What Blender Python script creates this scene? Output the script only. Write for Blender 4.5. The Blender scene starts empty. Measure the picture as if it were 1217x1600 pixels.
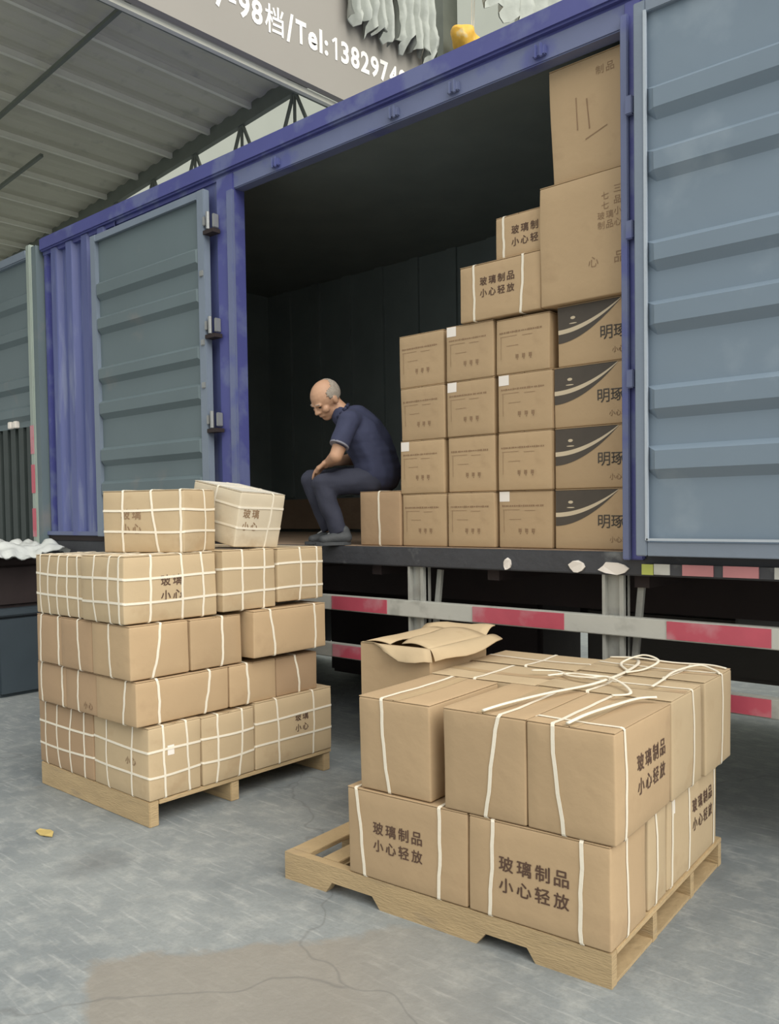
import bpy, bmesh, math, random
from mathutils import Vector, Matrix, noise

# ------------------------------------------------------------------ camera
sc = bpy.context.scene
COL = sc.collection
YAW, PIT, ROL, FPX, CY = .716201, -.0338565, -.0149007, 1328.38, 843.95
Fv = Vector((-math.sin(YAW)*math.cos(PIT), math.cos(YAW)*math.cos(PIT), math.sin(PIT)))
R0 = Vector((math.cos(YAW), math.sin(YAW), 0)); U0 = R0.cross(Fv)
Rv = R0*math.cos(ROL)+U0*math.sin(ROL); Uv = -R0*math.sin(ROL)+U0*math.cos(ROL)
cd = bpy.data.cameras.new('camera'); cam = bpy.data.objects.new('camera', cd); COL.objects.link(cam)
cd.sensor_width = 36; cd.sensor_fit = 'AUTO'; cd.lens = FPX/1600*36
cd.shift_y = (CY-800)/1600; cd.clip_end = 200; cd.clip_start = .05
M = Matrix((Rv, Uv, -Fv)).transposed().to_4x4(); M.translation = Vector((0, -3.56, 1.42))
cam.matrix_world = M
sc.camera = cam

# ------------------------------------------------------------------ light
w = bpy.data.worlds.new('overcast'); sc.world = w; w.use_nodes = True
nt = w.node_tree; bg = nt.nodes['Background']
tc = nt.nodes.new('ShaderNodeTexCoord'); sep = nt.nodes.new('ShaderNodeSeparateXYZ')
rmp = nt.nodes.new('ShaderNodeValToRGB')
nt.links.new(tc.outputs['Generated'], sep.inputs[0]); nt.links.new(sep.outputs['Z'], rmp.inputs[0])
rmp.color_ramp.elements[0].color = (.50, .52, .50, 1); rmp.color_ramp.elements[0].position = 0
rmp.color_ramp.elements[1].color = (1.0, 1.0, .95, 1); rmp.color_ramp.elements[1].position = .6
nt.links.new(rmp.outputs[0], bg.inputs[0]); bg.inputs[1].default_value = .86
sd = bpy.data.lights.new('sun', 'SUN'); sun = bpy.data.objects.new('sun', sd); COL.objects.link(sun)
sd.energy = 2.6; sd.angle = math.radians(60); sd.color = (1, .97, .9)
sun.rotation_euler = Vector((1, -.10, .85)).to_track_quat('Z', 'Y').to_euler()
sc.view_settings.view_transform = 'Standard'; sc.view_settings.look = 'None'
sc.view_settings.gamma = 1; sc.view_settings.use_curve_mapping = False
sc.view_settings.exposure = 0.52

# ------------------------------------------------------------------ materials
def mat(name, col, rough=.7, metal=0, var=.12, scale=6, bump=.15, bscale=60, dirt=None, obrand=0.0, stretch=(1, 1, 1)):
    m = bpy.data.materials.new(name); m.use_nodes = True; t = m.node_tree; n = t.nodes; l = t.links
    p = n['Principled BSDF']; p.inputs['Roughness'].default_value = rough; p.inputs['Metallic'].default_value = metal
    co = n.new('ShaderNodeTexCoord'); mp = n.new('ShaderNodeMapping'); mp.inputs['Scale'].default_value = stretch
    l.new(co.outputs['Object'], mp.inputs[0])
    nz = n.new('ShaderNodeTexNoise'); nz.inputs['Scale'].default_value = scale; nz.inputs['Detail'].default_value = 5
    l.new(mp.outputs[0], nz.inputs['Vector'])
    mx = n.new('ShaderNodeMix'); mx.data_type = 'RGBA'
    mx.inputs[6].default_value = (*[c*(1-var) for c in col], 1); mx.inputs[7].default_value = (*[min(1, c*(1+var)) for c in col], 1)
    l.new(nz.outputs['Fac'], mx.inputs[0]); out = mx.outputs[2]
    if obrand:
        oi = n.new('ShaderNodeObjectInfo'); mr = n.new('ShaderNodeMapRange')
        mr.inputs[3].default_value = 1-obrand; mr.inputs[4].default_value = 1+obrand
        l.new(oi.outputs['Random'], mr.inputs[0])
        hs = n.new('ShaderNodeHueSaturation'); l.new(mr.outputs[0], hs.inputs['Value']); l.new(out, hs.inputs['Color']); out = hs.outputs[0]
    if dirt:
        dc, thr, ds, amt = dirt
        n2 = n.new('ShaderNodeTexNoise'); n2.inputs['Scale'].default_value = ds; n2.inputs['Detail'].default_value = 8
        l.new(mp.outputs[0], n2.inputs['Vector'])
        r = n.new('ShaderNodeValToRGB'); r.color_ramp.elements[0].position = thr; r.color_ramp.elements[1].position = thr+.12
        r.color_ramp.elements[1].color = (amt, amt, amt, 1); l.new(n2.outputs['Fac'], r.inputs[0])
        m2 = n.new('ShaderNodeMix'); m2.data_type = 'RGBA'; m2.inputs[7].default_value = (*dc, 1)
        l.new(r.outputs[0], m2.inputs[0]); l.new(out, m2.inputs[6]); out = m2.outputs[2]
    l.new(out, p.inputs['Base Color'])
    if bump:
        b = n.new('ShaderNodeBump'); b.inputs['Strength'].default_value = bump; b.inputs['Distance'].default_value = .01
        n3 = n.new('ShaderNodeTexNoise'); n3.inputs['Scale'].default_value = bscale; n3.inputs['Detail'].default_value = 4
        l.new(mp.outputs[0], n3.inputs['Vector']); l.new(n3.outputs['Fac'], b.inputs['Height']); l.new(b.outputs[0], p.inputs['Normal'])
    return m

def concrete():
    m = bpy.data.materials.new('concrete'); m.use_nodes = True; t = m.node_tree; n = t.nodes; l = t.links
    p = n['Principled BSDF']
    co = n.new('ShaderNodeTexCoord'); O = co.outputs['Object']
    def nz(s, d=6, st=(1, 1, 1), rot=0):
        mp = n.new('ShaderNodeMapping'); mp.inputs['Scale'].default_value = st; mp.inputs['Rotation'].default_value = (0, 0, rot)
        l.new(O, mp.inputs[0]); x = n.new('ShaderNodeTexNoise'); x.inputs['Scale'].default_value = s; x.inputs['Detail'].default_value = d
        x.inputs['Roughness'].default_value = .62
        l.new(mp.outputs[0], x.inputs['Vector']); return x.outputs['Fac']
    def ramp(src, a, b, ca=0, cb=1):
        r = n.new('ShaderNodeMapRange'); r.inputs[1].default_value = a; r.inputs[2].default_value = b
        r.inputs[3].default_value = ca; r.inputs[4].default_value = cb; l.new(src, r.inputs[0]); return r.outputs[0]
    def mix(f, a, b):
        x = n.new('ShaderNodeMix'); x.data_type = 'RGBA'; l.new(f, x.inputs[0])
        for i, c in ((6, a), (7, b)):
            if isinstance(c, tuple): x.inputs[i].default_value = (*c, 1)
            else: l.new(c, x.inputs[i])
        return x.outputs[2]
    def math_(op, a, b):
        x = n.new('ShaderNodeMath'); x.operation = op
        for i, c in enumerate((a, b)):
            if isinstance(c, (int, float)): x.inputs[i].default_value = c
            else: l.new(c, x.inputs[i])
        return x.outputs[0]
    base = mix(ramp(nz(1.3), .35, .68), GND[0], GND[1])
    base = mix(ramp(nz(9, 10), .48, .66, 0, .5), base, GND[2])
    base = mix(ramp(nz(4, 10), .52, .68, 0, .4), base, (.13, .15, .16))
    base = mix(ramp(nz(5, 6, (1, 9, 1), .7), .55, .70, 0, .6), base, (.40, .41, .40))   # drag marks
    base = mix(ramp(nz(70, 3), .45, .7, 0, .3), base, (.16, .17, .17))
    # worn brownish repair patch with its own outline
    sp = n.new('ShaderNodeSeparateXYZ'); l.new(O, sp.inputs[0])
    def rot_(nx, ny):
        return math_('ADD', math_('MULTIPLY', math_('SUBTRACT', sp.outputs['X'], -2.476), nx), math_('MULTIPLY', math_('SUBTRACT', sp.outputs['Y'], -2.197), ny))
    wob = math_('MULTIPLY', math_('SUBTRACT', nz(3.5), .5), .28)
    f = math_('MULTIPLY', ramp(math_('ADD', rot_(.79, -.61), wob), -.01, .03), ramp(math_('ADD', rot_(.6, .8), wob), -.01, .03))
    f = math_('MULTIPLY', f, ramp(rot_(.6, .8), 1.35, .75))
    base = mix(math_('MULTIPLY', f, .75), base, (.235, .21, .175))
    # dark oil stain and crack
    d = n.new('ShaderNodeVectorMath'); d.operation = 'DISTANCE'; l.new(O, d.inputs[0]); d.inputs[1].default_value = (-3.165, -1.777, 0)
    st = ramp(math_('ADD', d.outputs['Value'], math_('MULTIPLY', wob, 1.2)), .16, .02)
    base = mix(math_('MULTIPLY', st, .6), base, (.09, .095, .10))
    v = n.new('ShaderNodeTexVoronoi'); v.feature = 'DISTANCE_TO_EDGE'; v.inputs['Scale'].default_value = .28
    va = n.new('ShaderNodeVectorMath'); va.operation = 'ADD'; l.new(O, va.inputs[0])
    nn = n.new('ShaderNodeTexNoise'); nn.inputs['Scale'].default_value = 3; l.new(O, nn.inputs['Vector'])
    vs = n.new('ShaderNodeVectorMath'); vs.operation = 'SCALE'; vs.inputs['Scale'].default_value = .35; l.new(nn.outputs['Color'], vs.inputs[0]); l.new(vs.outputs[0], va.inputs[1])
    l.new(va.outputs[0], v.inputs['Vector'])
    base = mix(ramp(v.outputs['Distance'], .0022, 0, 0, .4), base, (.10, .10, .10))
    l.new(base, p.inputs['Base Color']); p.inputs['Roughness'].default_value = .62
    b = n.new('ShaderNodeBump'); b.inputs['Strength'].default_value = .35; b.inputs['Distance'].default_value = .01
    l.new(nz(28, 8), b.inputs['Height']); l.new(b.outputs[0], p.inputs['Normal'])
    return m

GND = ((.175, .195, .205), (.265, .285, .285), (.37, .38, .365))
KR = [mat('kraft_board', (.44, .31, .18), .82, var=.08, scale=3, bump=.2, bscale=22, obrand=.06, dirt=((.36, .245, .14), .6, 6, .45)),
      mat('kraft_board_pale', (.48, .365, .225), .82, var=.08, scale=4, bump=.14, bscale=25, obrand=.06, dirt=((.40, .28, .16), .6, 7, .5)),
      mat('kraft_board_brown', (.38, .255, .15), .82, var=.08, scale=3, bump=.2, bscale=22, obrand=.05),
      mat('kraft_board_whitish', (.60, .52, .39), .8, var=.08, scale=5, bump=.2, bscale=20, dirt=((.46, .36, .24), .6, 8, .5))]
TAPE = mat('clear_tape', (.50, .37, .22), .3, bump=0, var=.06)
STRAP = mat('white_strapping', (.80, .73, .60), .5, bump=.1, var=.05, scale=30)
INK = mat('dark_ink', (.10, .055, .035), .8, bump=0, var=.3, scale=60)
INKF = mat('faint_ink', (.27, .17, .095), .8, bump=0, var=.2, scale=40)
INKB = mat('brown_black_print', (.065, .052, .040), .6, bump=0, var=.25, scale=8)
PALE = mat('unprinted_line', (.58, .48, .34), .7, bump=0)
LABEL = mat('white_label', (.82, .76, .70), .6, bump=0, var=.05)
WOOD = mat('pallet_wood', (.44, .32, .175), .8, var=.25, scale=5, bump=.4, bscale=30, stretch=(1, 1, 6), dirt=((.30, .23, .15), .6, 4, .6), obrand=.1)
WOODD = mat('weathered_wood', (.33, .23, .155), .85, var=.25, scale=5, bump=.3, bscale=30)
BLUE = mat('blue_paint', (.074, .082, .27), .5, var=.15, scale=3, bump=.1, bscale=20, dirt=((.16, .19, .33), .5, 5, .6))
BLUEG = mat('faded_blue_paint', (.14, .165, .29), .5, var=.15, scale=3, bump=.15, bscale=20, dirt=((.085, .10, .30), .56, 4, .8))
BLUEW = mat('scraped_blue_paint', (.095, .115, .28), .5, var=.25, scale=2.5, bump=.12, bscale=20, stretch=(4, 4, .5), dirt=((.20, .23, .36), .52, 3, .7))
DOORR = mat('blue_grey_steel', (.18, .235, .295), .55, var=.10, scale=1.5, bump=.12, bscale=12, dirt=((.30, .36, .42), .58, 3, .4))
DOORL = mat('green_grey_steel', (.125, .165, .18), .55, var=.12, scale=1.5, bump=.12, bscale=12, dirt=((.25, .22, .20), .62, 2.5, .5))
DOORF = mat('leaf_frame_steel', (.19, .23, .29), .5, var=.12, scale=4, bump=.15, bscale=30)
GREYM = mat('dark_bed_steel', (.048, .050, .058), .6, var=.3, scale=7, bump=.3, bscale=30, dirt=((.24, .25, .25), .62, 6, .7))
POST = mat('dusty_grey_steel', (.36, .36, .33), .65, var=.15, scale=8, bump=.2, bscale=40, dirt=((.25, .24, .22), .56, 7, .6))
RED = mat('red_reflective_tape', (.50, .085, .125), .4, var=.15, scale=10, bump=.05, dirt=((.50, .24, .27), .5, 5, .8))
WHT = mat('white_reflective_tape', (.50, .50, .46), .4, var=.1, scale=10, bump=.05, dirt=((.34, .34, .31), .56, 9, .7))
YEL = mat('yellow_green_reflector', (.42, .46, .10), .35, bump=0)
PINK = mat('faded_red_reflector', (.46, .19, .20), .4, var=.2, bump=0)
DARK = mat('dark_interior', (.20, .24, .24), .7, var=.2, scale=3, bump=.1)
BLACK = mat('black_underside', (.026, .017, .017), .8, var=.3, bump=.1)
RUB = mat('tyre_rubber', (.025, .025, .026), .85, bump=.3)
BIN = mat('dark_blue_grey_plastic', (.040, .055, .068), .5, var=.2, scale=3, bump=.1, bscale=20)
WRAP = mat('white_plastic_wrap', (.56, .58, .56), .35, var=.15, scale=8, bump=.5, bscale=18)
ROOF = mat('roof_sheet', (.50, .485, .39), .7, var=.10, scale=2, bump=.1, dirt=((.26, .26, .22), .6, 5, .4))
ROOFP = mat('roof_purlin_steel', (.66, .65, .55), .6, var=.1, bump=.1)
ROOFD = mat('dark_truss_steel', (.13, .145, .12), .6, var=.2, bump=.1)
SIGN = mat('grey_sign_panel', (.285, .265, .235), .6, var=.06, scale=1, bump=.05)
SIGNW = mat('white_sign_letters', (.88, .85, .80), .5, bump=0, var=.03)
CLOTH = mat('pale_grey_sheet', (.40, .42, .38), .8, var=.15, scale=8, bump=.5, bscale=14)
YELB = mat('yellow_orange_bag', (.75, .42, .05), .6, var=.35, scale=9, bump=.3, bscale=20, dirt=((.70, .60, .35), .6, 9, .8))
FACADE = mat('pale_facade', (.50, .52, .46), .8, var=.08, scale=1, bump=.05)
SKIN = mat('skin', (.52, .30, .19), .55, var=.06, scale=20, bump=.05)
HAIR = mat('short_grey_hair', (.36, .31, .26), .85, var=.35, scale=50, bump=.6, bscale=160)
SHIRT = mat('navy_shirt', (.036, .042, .088), .85, var=.15, scale=8, bump=.2, bscale=40)
TROUS = mat('dark_navy_trousers', (.030, .033, .055), .85, var=.15, scale=8, bump=.25, bscale=30)
SHOE = mat('dark_grey_trainer', (.06, .065, .07), .7, var=.2, bump=.2)
SHOEW = mat('pale_shoe_trim', (.42, .43, .42), .6, bump=0)
METAL = mat('bright_hinge_metal', (.30, .31, .31), .4, metal=.4, bump=.1)
EYE = mat('dark_eye', (.02, .015, .012), .3, bump=0)
LEAFY = mat('yellow_leaf', (.45, .34, .12), .8, bump=0)
CREAMD = mat('dark_green_slats', (.040, .052, .050), .6, var=.2, bump=.15)

# ------------------------------------------------------------------ helpers
def link(name, me, m=None, parent=None, smooth=False):
    o = bpy.data.objects.new(name, me); COL.objects.link(o)
    if m and not me.materials: me.materials.append(m)
    if smooth:
        for p in me.polygons: p.use_smooth = True
    if parent: o.parent = parent
    return o
def tag(o, label=None, cat=None, group=None, kind=None):
    if label: o['label'] = label
    if cat: o['category'] = cat
    if group: o['group'] = group
    if kind: o['kind'] = kind
    return o
def thing(name, label, cat, loc=(0, 0, 0), rot=(0, 0, 0), group=None):
    o = bpy.data.objects.new(name, None); COL.objects.link(o); o.location = loc; o.rotation_euler = rot
    o.empty_display_size = .1
    return tag(o, label, cat, group)
class MB:
    def __init__(s): s.v = []; s.f = []
    def add(s, vs, fs):
        b = len(s.v); s.v += [tuple(v) for v in vs]; s.f += [tuple(i+b for i in f) for f in fs]; return s
    def box(s, x0, x1, y0, y1, z0, z1):
        return s.add([(x0, y0, z0), (x1, y0, z0), (x1, y1, z0), (x0, y1, z0), (x0, y0, z1), (x1, y0, z1), (x1, y1, z1), (x0, y1, z1)],
                     [(0, 3, 2, 1), (4, 5, 6, 7), (0, 1, 5, 4), (1, 2, 6, 5), (2, 3, 7, 6), (3, 0, 4, 7)])
    def bar(s, a, b, wd, hd=None, up=(0, 0, 1)):
        a = Vector(a); b = Vector(b); hd = hd or wd; t = (b-a).normalized(); u = Vector(up)
        if abs(t.dot(u)) > .95: u = Vector((0, 1, 0))
        r = t.cross(u).normalized(); q = r.cross(t)
        vs = [p+r*(i*wd/2)+q*(j*hd/2) for p in (a, b) for i, j in ((-1, -1), (1, -1), (1, 1), (-1, 1))]
        return s.add(vs, [(0, 1, 2, 3), (7, 6, 5, 4), (0, 4, 5, 1), (1, 5, 6, 2), (2, 6, 7, 3), (3, 7, 4, 0)])
    def cyl(s, a, b, r, n=14, r2=None):
        a = Vector(a); b = Vector(b); t = (b-a).normalized(); r2 = r if r2 is None else r2
        u = Vector((0, 0, 1)) if abs(t.z) < .9 else Vector((1, 0, 0)); x = t.cross(u).normalized(); y = t.cross(x)
        vs = []
        for p, rr in ((a, r), (b, r2)):
            for i in range(n):
                th = 2*math.pi*i/n; vs.append(p+x*math.cos(th)*rr+y*math.sin(th)*rr)
        fs = [(i, (i+1) % n, n+(i+1) % n, n+i) for i in range(n)]+[tuple(range(n-1, -1, -1)), tuple(range(n, 2*n))]
        return s.add(vs, fs)
    def ball(s, c, r, n=12, sc=(1, 1, 1), R=None):
        vs = []; fs = []; m = n//2+1; c = Vector(c)
        for i in range(m+1):
            ph = math.pi*i/m
            for j in range(n):
                th = 2*math.pi*j/n
                p = Vector((math.sin(ph)*math.cos(th)*sc[0], math.sin(ph)*math.sin(th)*sc[1], math.cos(ph)*sc[2]))*r
                if R: p = R @ p
                vs.append(c+p)
        for i in range(m):
            for j in range(n):
                fs.append((i*n+j, (i+1)*n+j, (i+1)*n+(j+1) % n, i*n+(j+1) % n))
        return s.add(vs, fs)
    def limb(s, pts, step=.3):
        for (a, ra), (b, rb) in zip(pts, pts[1:]):
            a = Vector(a); b = Vector(b); L = (b-a).length; k = max(1, int(L/(min(ra, rb)*step)))
            for i in range(k+1):
                t = i/k; s.ball(a.lerp(b, t), ra+(rb-ra)*t)
        return s
    def mesh(s, name):
        me = bpy.data.meshes.new(name); me.from_pydata(s.v, [], s.f); me.update()
        bm = bmesh.new(); bm.from_mesh(me); bmesh.ops.recalc_face_normals(bm, faces=bm.faces[:]); bm.to_mesh(me); bm.free()
        return me
    def obj(s, name, m, parent=None, bevel=0, smooth=False):
        me = s.mesh(name)
        if bevel:
            bm = bmesh.new(); bm.from_mesh(me)
            bmesh.ops.bevel(bm, geom=[e for e in bm.edges if len(e.link_faces) == 2 and e.calc_face_angle() > .5], offset=bevel, segments=2, affect='EDGES')
            bm.to_mesh(me); bm.free()
        return link(name, me, m, parent, smooth)
def remesh(mb, name, m, parent=None, vox=.007, it=6):
    o = mb.obj(name, m, None)
    r = o.modifiers.new('r', 'REMESH'); r.mode = 'VOXEL'; r.voxel_size = vox
    s = o.modifiers.new('s', 'SMOOTH'); s.iterations = it; s.factor = .5
    bpy.context.view_layer.update()
    dg = bpy.context.evaluated_depsgraph_get()
    me = bpy.data.meshes.new_from_object(o.evaluated_get(dg)); me.name = name
    bpy.data.objects.remove(o)
    if not me.materials: me.materials.append(m)
    return link(name, me, m, parent, True)

_tc = {}
def glyph_rows(txt, weight, px, py, cw=1.0):
    """each character laid out on its own cell, so rows of large printed signs stay evenly spaced"""
    vs = []; fs = []; rows = txt.split('\n')
    for j, row in enumerate(rows):
        for i, ch in enumerate(row):
            if ch == ' ': continue
            a, f = text_mesh(ch)
            if not a: continue
            x0 = min(v[0] for v in a); x1 = max(v[0] for v in a); y0 = min(v[1] for v in a); y1 = max(v[1] for v in a)
            k = 1/max(x1-x0, y1-y0)
            cx = (i-(len(row)-1)/2)*px; cy = ((len(rows)-1)/2-j)*py
            for dx, dy in ((-1, -.6), (1, -.6), (0, 1)) if weight > 0 else ((0, 0),):      # stencilled strokes are heavy
                b = len(vs); vs += [(cx+dx*weight+(v[0]-(x0+x1)/2)*k*cw, cy+dy*weight+(v[1]-(y0+y1)/2)*k) for v in a]; fs += [tuple(q+b for q in g) for g in f]
    return vs, fs
def text_mesh(s, weight=.0, line=1.0, gap=1.0):
    k = (s, weight, line, gap)
    if k in _tc: return _tc[k]
    c = bpy.data.curves.new('t', 'FONT'); c.body = s; c.size = 1; c.offset = weight; c.space_line = line; c.space_character = gap
    c.align_x = 'CENTER'; c.align_y = 'CENTER'; c.resolution_u = 3
    o = bpy.data.objects.new('t', c); COL.objects.link(o); bpy.context.view_layer.update()
    me = bpy.data.meshes.new_from_object(o.evaluated_get(bpy.context.evaluated_depsgraph_get()))
    r = ([tuple(v.co[:2]) for v in me.vertices], [tuple(p.vertices) for p in me.polygons])
    bpy.data.objects.remove(o); _tc[k] = r; return r

# ------------------------------------------------------------------ cartons
def frame(O, deg):
    a = math.radians(deg); return Vector((*O, 0)), Vector((math.cos(a), math.sin(a), 0)), Vector((-math.sin(a), math.cos(a), 0)), a
FN = frame((-1.135, -1.288), 3.9)
FL = frame((-3.327, -1.415), -.6)
FW = frame((0, 0), 0)

class Carton:
    """one carton: body, flaps, tape, straps and printing, all bent by the same soft deformation"""
    n_ = 0
    def __init__(s, label, fr, x0, x1, y0, y1, z0, z1, m=0, rot=0, tilt=(0, 0), bulge=.006, lean=(0, 0), sag=.0, group=None, name='carton', flaps=True, cat='box'):
        Carton.n_ += 1; s.rnd = random.Random(Carton.n_*7+3)
        O, X, Y, a = fr; c = O+X*(x0+x1)/2+Y*(y0+y1)/2; c.z = z0
        s.w, s.d, s.h = x1-x0, y1-y0, z1-z0; s.bulge = bulge; s.lean = lean; s.sag = sag; s.m = KR[m]
        s.seed = Vector((Carton.n_*3.1, Carton.n_*1.7, 0))
        s.o = thing(name, label, cat, c, (math.radians(tilt[0]), math.radians(tilt[1]), a+math.radians(rot)), group)
        s.body(); 
        if flaps: s.flaps()
    def D(s, p):
        w, d, h = s.w/2, s.d/2, s.h/2; p = Vector(p)
        nx, ny, nz = p.x/w, p.y/d, (p.z-h)/h
        cl = lambda v: max(0, 1-v*v)
        B = s.bulge
        q = Vector(p)
        q.x += B*nx*cl(ny)*cl(nz); q.y += B*ny*cl(nx)*cl(nz)
        if nz > 0: q.z -= s.sag*nz*cl(nx)*cl(ny)
        nv = noise.noise_vector(p*3.2+s.seed)*.0045*min(1, s.h/.28)
        q += Vector((nv.x, nv.y, nv.z*.25))
        f = p.z/s.h; q.x += s.lean[0]*f; q.y += s.lean[1]*f
        return q
    def grid(s, w0, w1, d0, d1, h0, h1, r, name, m, cut=7):
        cx, cy, cz = (w0+w1)/2, (d0+d1)/2, (h0+h1)/2; ex, ey, ez = (w1-w0)/2, (d1-d0)/2, (h1-h0)/2
        r = min(r, ex*.9, ey*.9, ez*.9)
        def ts(e):
            k = r/e; c = [-1, -1+k*.4, -1+k]; inner = [-1+k+(2-2*k)*i/cut for i in range(1, cut)]
            return c+inner+[1-k, 1-k*.4, 1]
        mb = MB(); 
        T = (ts(ex), ts(ey), ts(ez)); E = (ex, ey, ez); C = (cx, cy, cz)
        for ax in range(3):
            a1, a2 = [i for i in range(3) if i != ax]
            for sg in (-1, 1):
                vs = []; n1, n2 = len(T[a1]), len(T[a2])
                for u in T[a1]:
                    for v in T[a2]:
                        q = [0, 0, 0]; q[ax] = sg*E[ax]; q[a1] = u*E[a1]; q[a2] = v*E[a2]; q = Vector(q)
                        inn = Vector([max(-(E[i]-r), min(E[i]-r, q[i])) for i in range(3)])
                        dl = q-inn
                        if dl.length > 1e-9: q = inn+dl.normalized()*r
                        vs.append(q+Vector(C))
                fs = []
                for i in range(n1-1):
                    for j in range(n2-1):
                        f = (i*n2+j, (i+1)*n2+j, (i+1)*n2+j+1, i*n2+j+1)
                        fs.append(f if (sg > 0) == (ax != 1) else f[::-1])
                mb.add(vs, fs)
        me = bpy.data.meshes.new(name); me.from_pydata([tuple(s.D(v)) for v in mb.v], [], mb.f)
        bm = bmesh.new(); bm.from_mesh(me); bmesh.ops.remove_doubles(bm, verts=bm.verts[:], dist=.00005)
        bmesh.ops.recalc_face_normals(bm, faces=bm.faces[:]); bm.to_mesh(me); bm.free()
        return link(name, me, m, s.o, True)
    def body(s):
        s.grid(-s.w/2, s.w/2, -s.d/2, s.d/2, .0005, s.h-.0045, .007, 'body', s.m)
    def flaps(s):
        g = .0015; z0, z1 = s.h-.0042, s.h-.0006; e = .0015
        if s.w >= s.d:
            s.grid(-s.w/2+e, s.w/2-e, -s.d/2+e-.002, -g, z0, z1, .0015, 'flap', s.m, 5)
            s.grid(-s.w/2+e, s.w/2-e, g, s.d/2-e, z0, z1, .0015, 'flap', s.m, 5)
            s.patch('top', 0, 0, s.w-.004, .045, TAPE, 'tape')
        else:
            s.grid(-s.w/2+e-.001, -g, -s.d/2+e, s.d/2-e, z0, z1, .0015, 'flap', s.m, 5)
            s.grid(g, s.w/2-e+.002, -s.d/2+e, s.d/2-e, z0, z1, .0015, 'flap', s.m, 5)
            s.patch('top', 0, 0, .045, s.d-.004, TAPE, 'tape')
    def face(s, side, u, v, off=.0012):
        """u right, v up (from the face centre) -> deformed local point"""
        if side == 'front': p = (u, -s.d/2, s.h/2+v); n = Vector((0, -1, 0))
        elif side == 'right': p = (s.w/2, u, s.h/2+v); n = Vector((1, 0, 0))
        elif side == 'left': p = (-s.w/2, -u, s.h/2+v); n = Vector((-1, 0, 0))
        else: p = (u, v, s.h-.0006); n = Vector((0, 0, 1))
        return s.D(p)+n*off
    def shape(s, side, vs, fs, m, name, off=.0014):
        mb = MB(); mb.add([s.face(side, u, v, off) for u, v in vs], fs)
        me = bpy.data.meshes.new(name); me.from_pydata(mb.v, [], mb.f); return link(name, me, m, s.o)
    def patch(s, side, u, v, w, h, m, name, k=6, off=.0008):
        vs = [(u-w/2+w*i/k, v-h/2+h*j/k) for i in range(k+1) for j in range(k+1)]
        fs = [(i*(k+1)+j, (i+1)*(k+1)+j, (i+1)*(k+1)+j+1, i*(k+1)+j+1) for i in range(k) for j in range(k)]
        return s.shape(side, vs, fs, m, name, off)
    def text(s, side, txt, u, v, size, m=INK, weight=.022, px=1.28, py=1.42, name='printed_text', rot=0):
        vs, fs = glyph_rows(txt, weight, px, py); c, q = math.cos(rot), math.sin(rot)
        return s.shape(side, [(u+(a*c-b*q)*size, v+(a*q+b*c)*size) for a, b in vs], fs, m, name)
    def strap(s, ax, p, sl=0, wd=.0125, top=None):
        """closed band round the carton; ax = axis it is square to; sl = sideways shift from top to bottom"""
        t = .0016; w, d, h = s.w/2, s.d/2, s.h
        if ax == 'X': A, B, c = d, h/2, (0, h/2)
        elif ax == 'Y': A, B, c = w, h/2, (0, h/2)
        else: A, B, c = w, d, (0, 0)
        r = .008; pts = []
        def edge(x0, y0, x1, y1, n=9):
            for i in range(n): pts.append((x0+(x1-x0)*i/(n-1), y0+(y1-y0)*i/(n-1)))
        A2, B2 = A+.0012, B+.0012
        k = r*.3
        edge(-A2+r, -B2, A2-r, -B2); pts.append((A2-k, -B2+k)); edge(A2, -B2+r, A2, B2-r); pts.append((A2-k, B2-k))
        edge(A2-r, B2, -A2+r, B2); pts.append((-A2+k, B2-k)); edge(-A2, B2-r, -A2, -B2+r); pts.append((-A2+k, -B2+k))
        ph = s.rnd.uniform(0, 6); am = .0025
        vs = []; n = len(pts)
        for i, (a, b) in enumerate(pts):
            na, nb = Vector((a/A2, b/B2)), None
            nn = Vector((1 if a > A2-r else (-1 if a < -A2+r else 0), 1 if b > B2-r else (-1 if b < -B2+r else 0))).normalized()
            fz = (b+B)/(2*B)
            off = p+sl*(fz-.5)+am*math.sin(ph+i*.7)+am*.6*math.sin(ph*2+i*1.9)
            if ax == 'Z': off = p+am*math.sin(ph+i*.5)+sl*(a/A)
            for q, o in ((-1, 0), (1, 0), (1, t), (-1, t)):
                aa, bb = a+nn.x*o, b+nn.y*o; e = off+q*wd/2
                P = (e, aa, bb+c[1]) if ax == 'X' else ((aa, e, bb+c[1]) if ax == 'Y' else (aa, bb, e))
                vs.append(s.D(P))
        fs = [(4*i+j, 4*i+(j+1) % 4, 4*((i+1) % n)+(j+1) % 4, 4*((i+1) % n)+j) for i in range(n) for j in range(4)]
        me = bpy.data.meshes.new('strap'); me.from_pydata([tuple(v) for v in vs], [], fs)
        bm = bmesh.new(); bm.from_mesh(me); bmesh.ops.recalc_face_normals(bm, faces=bm.faces[:]); bm.to_mesh(me); bm.free()
        link('strap', me, STRAP, s.o)
    def straps(s, spec):
        for q in spec: s.strap(*q)
        return s

GLASS = '玻璃制品\n小心轻放'
# ------------------------------------------------------------------ ground, canopy, backdrop
g = MB()
N_ = 1
g.add([(-40, -12, 0), (20, -12, 0), (20, 30, 0), (-40, 30, 0)], [(0, 1, 2, 3)])
tag(g.obj('ground', concrete()), kind='structure')

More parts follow.
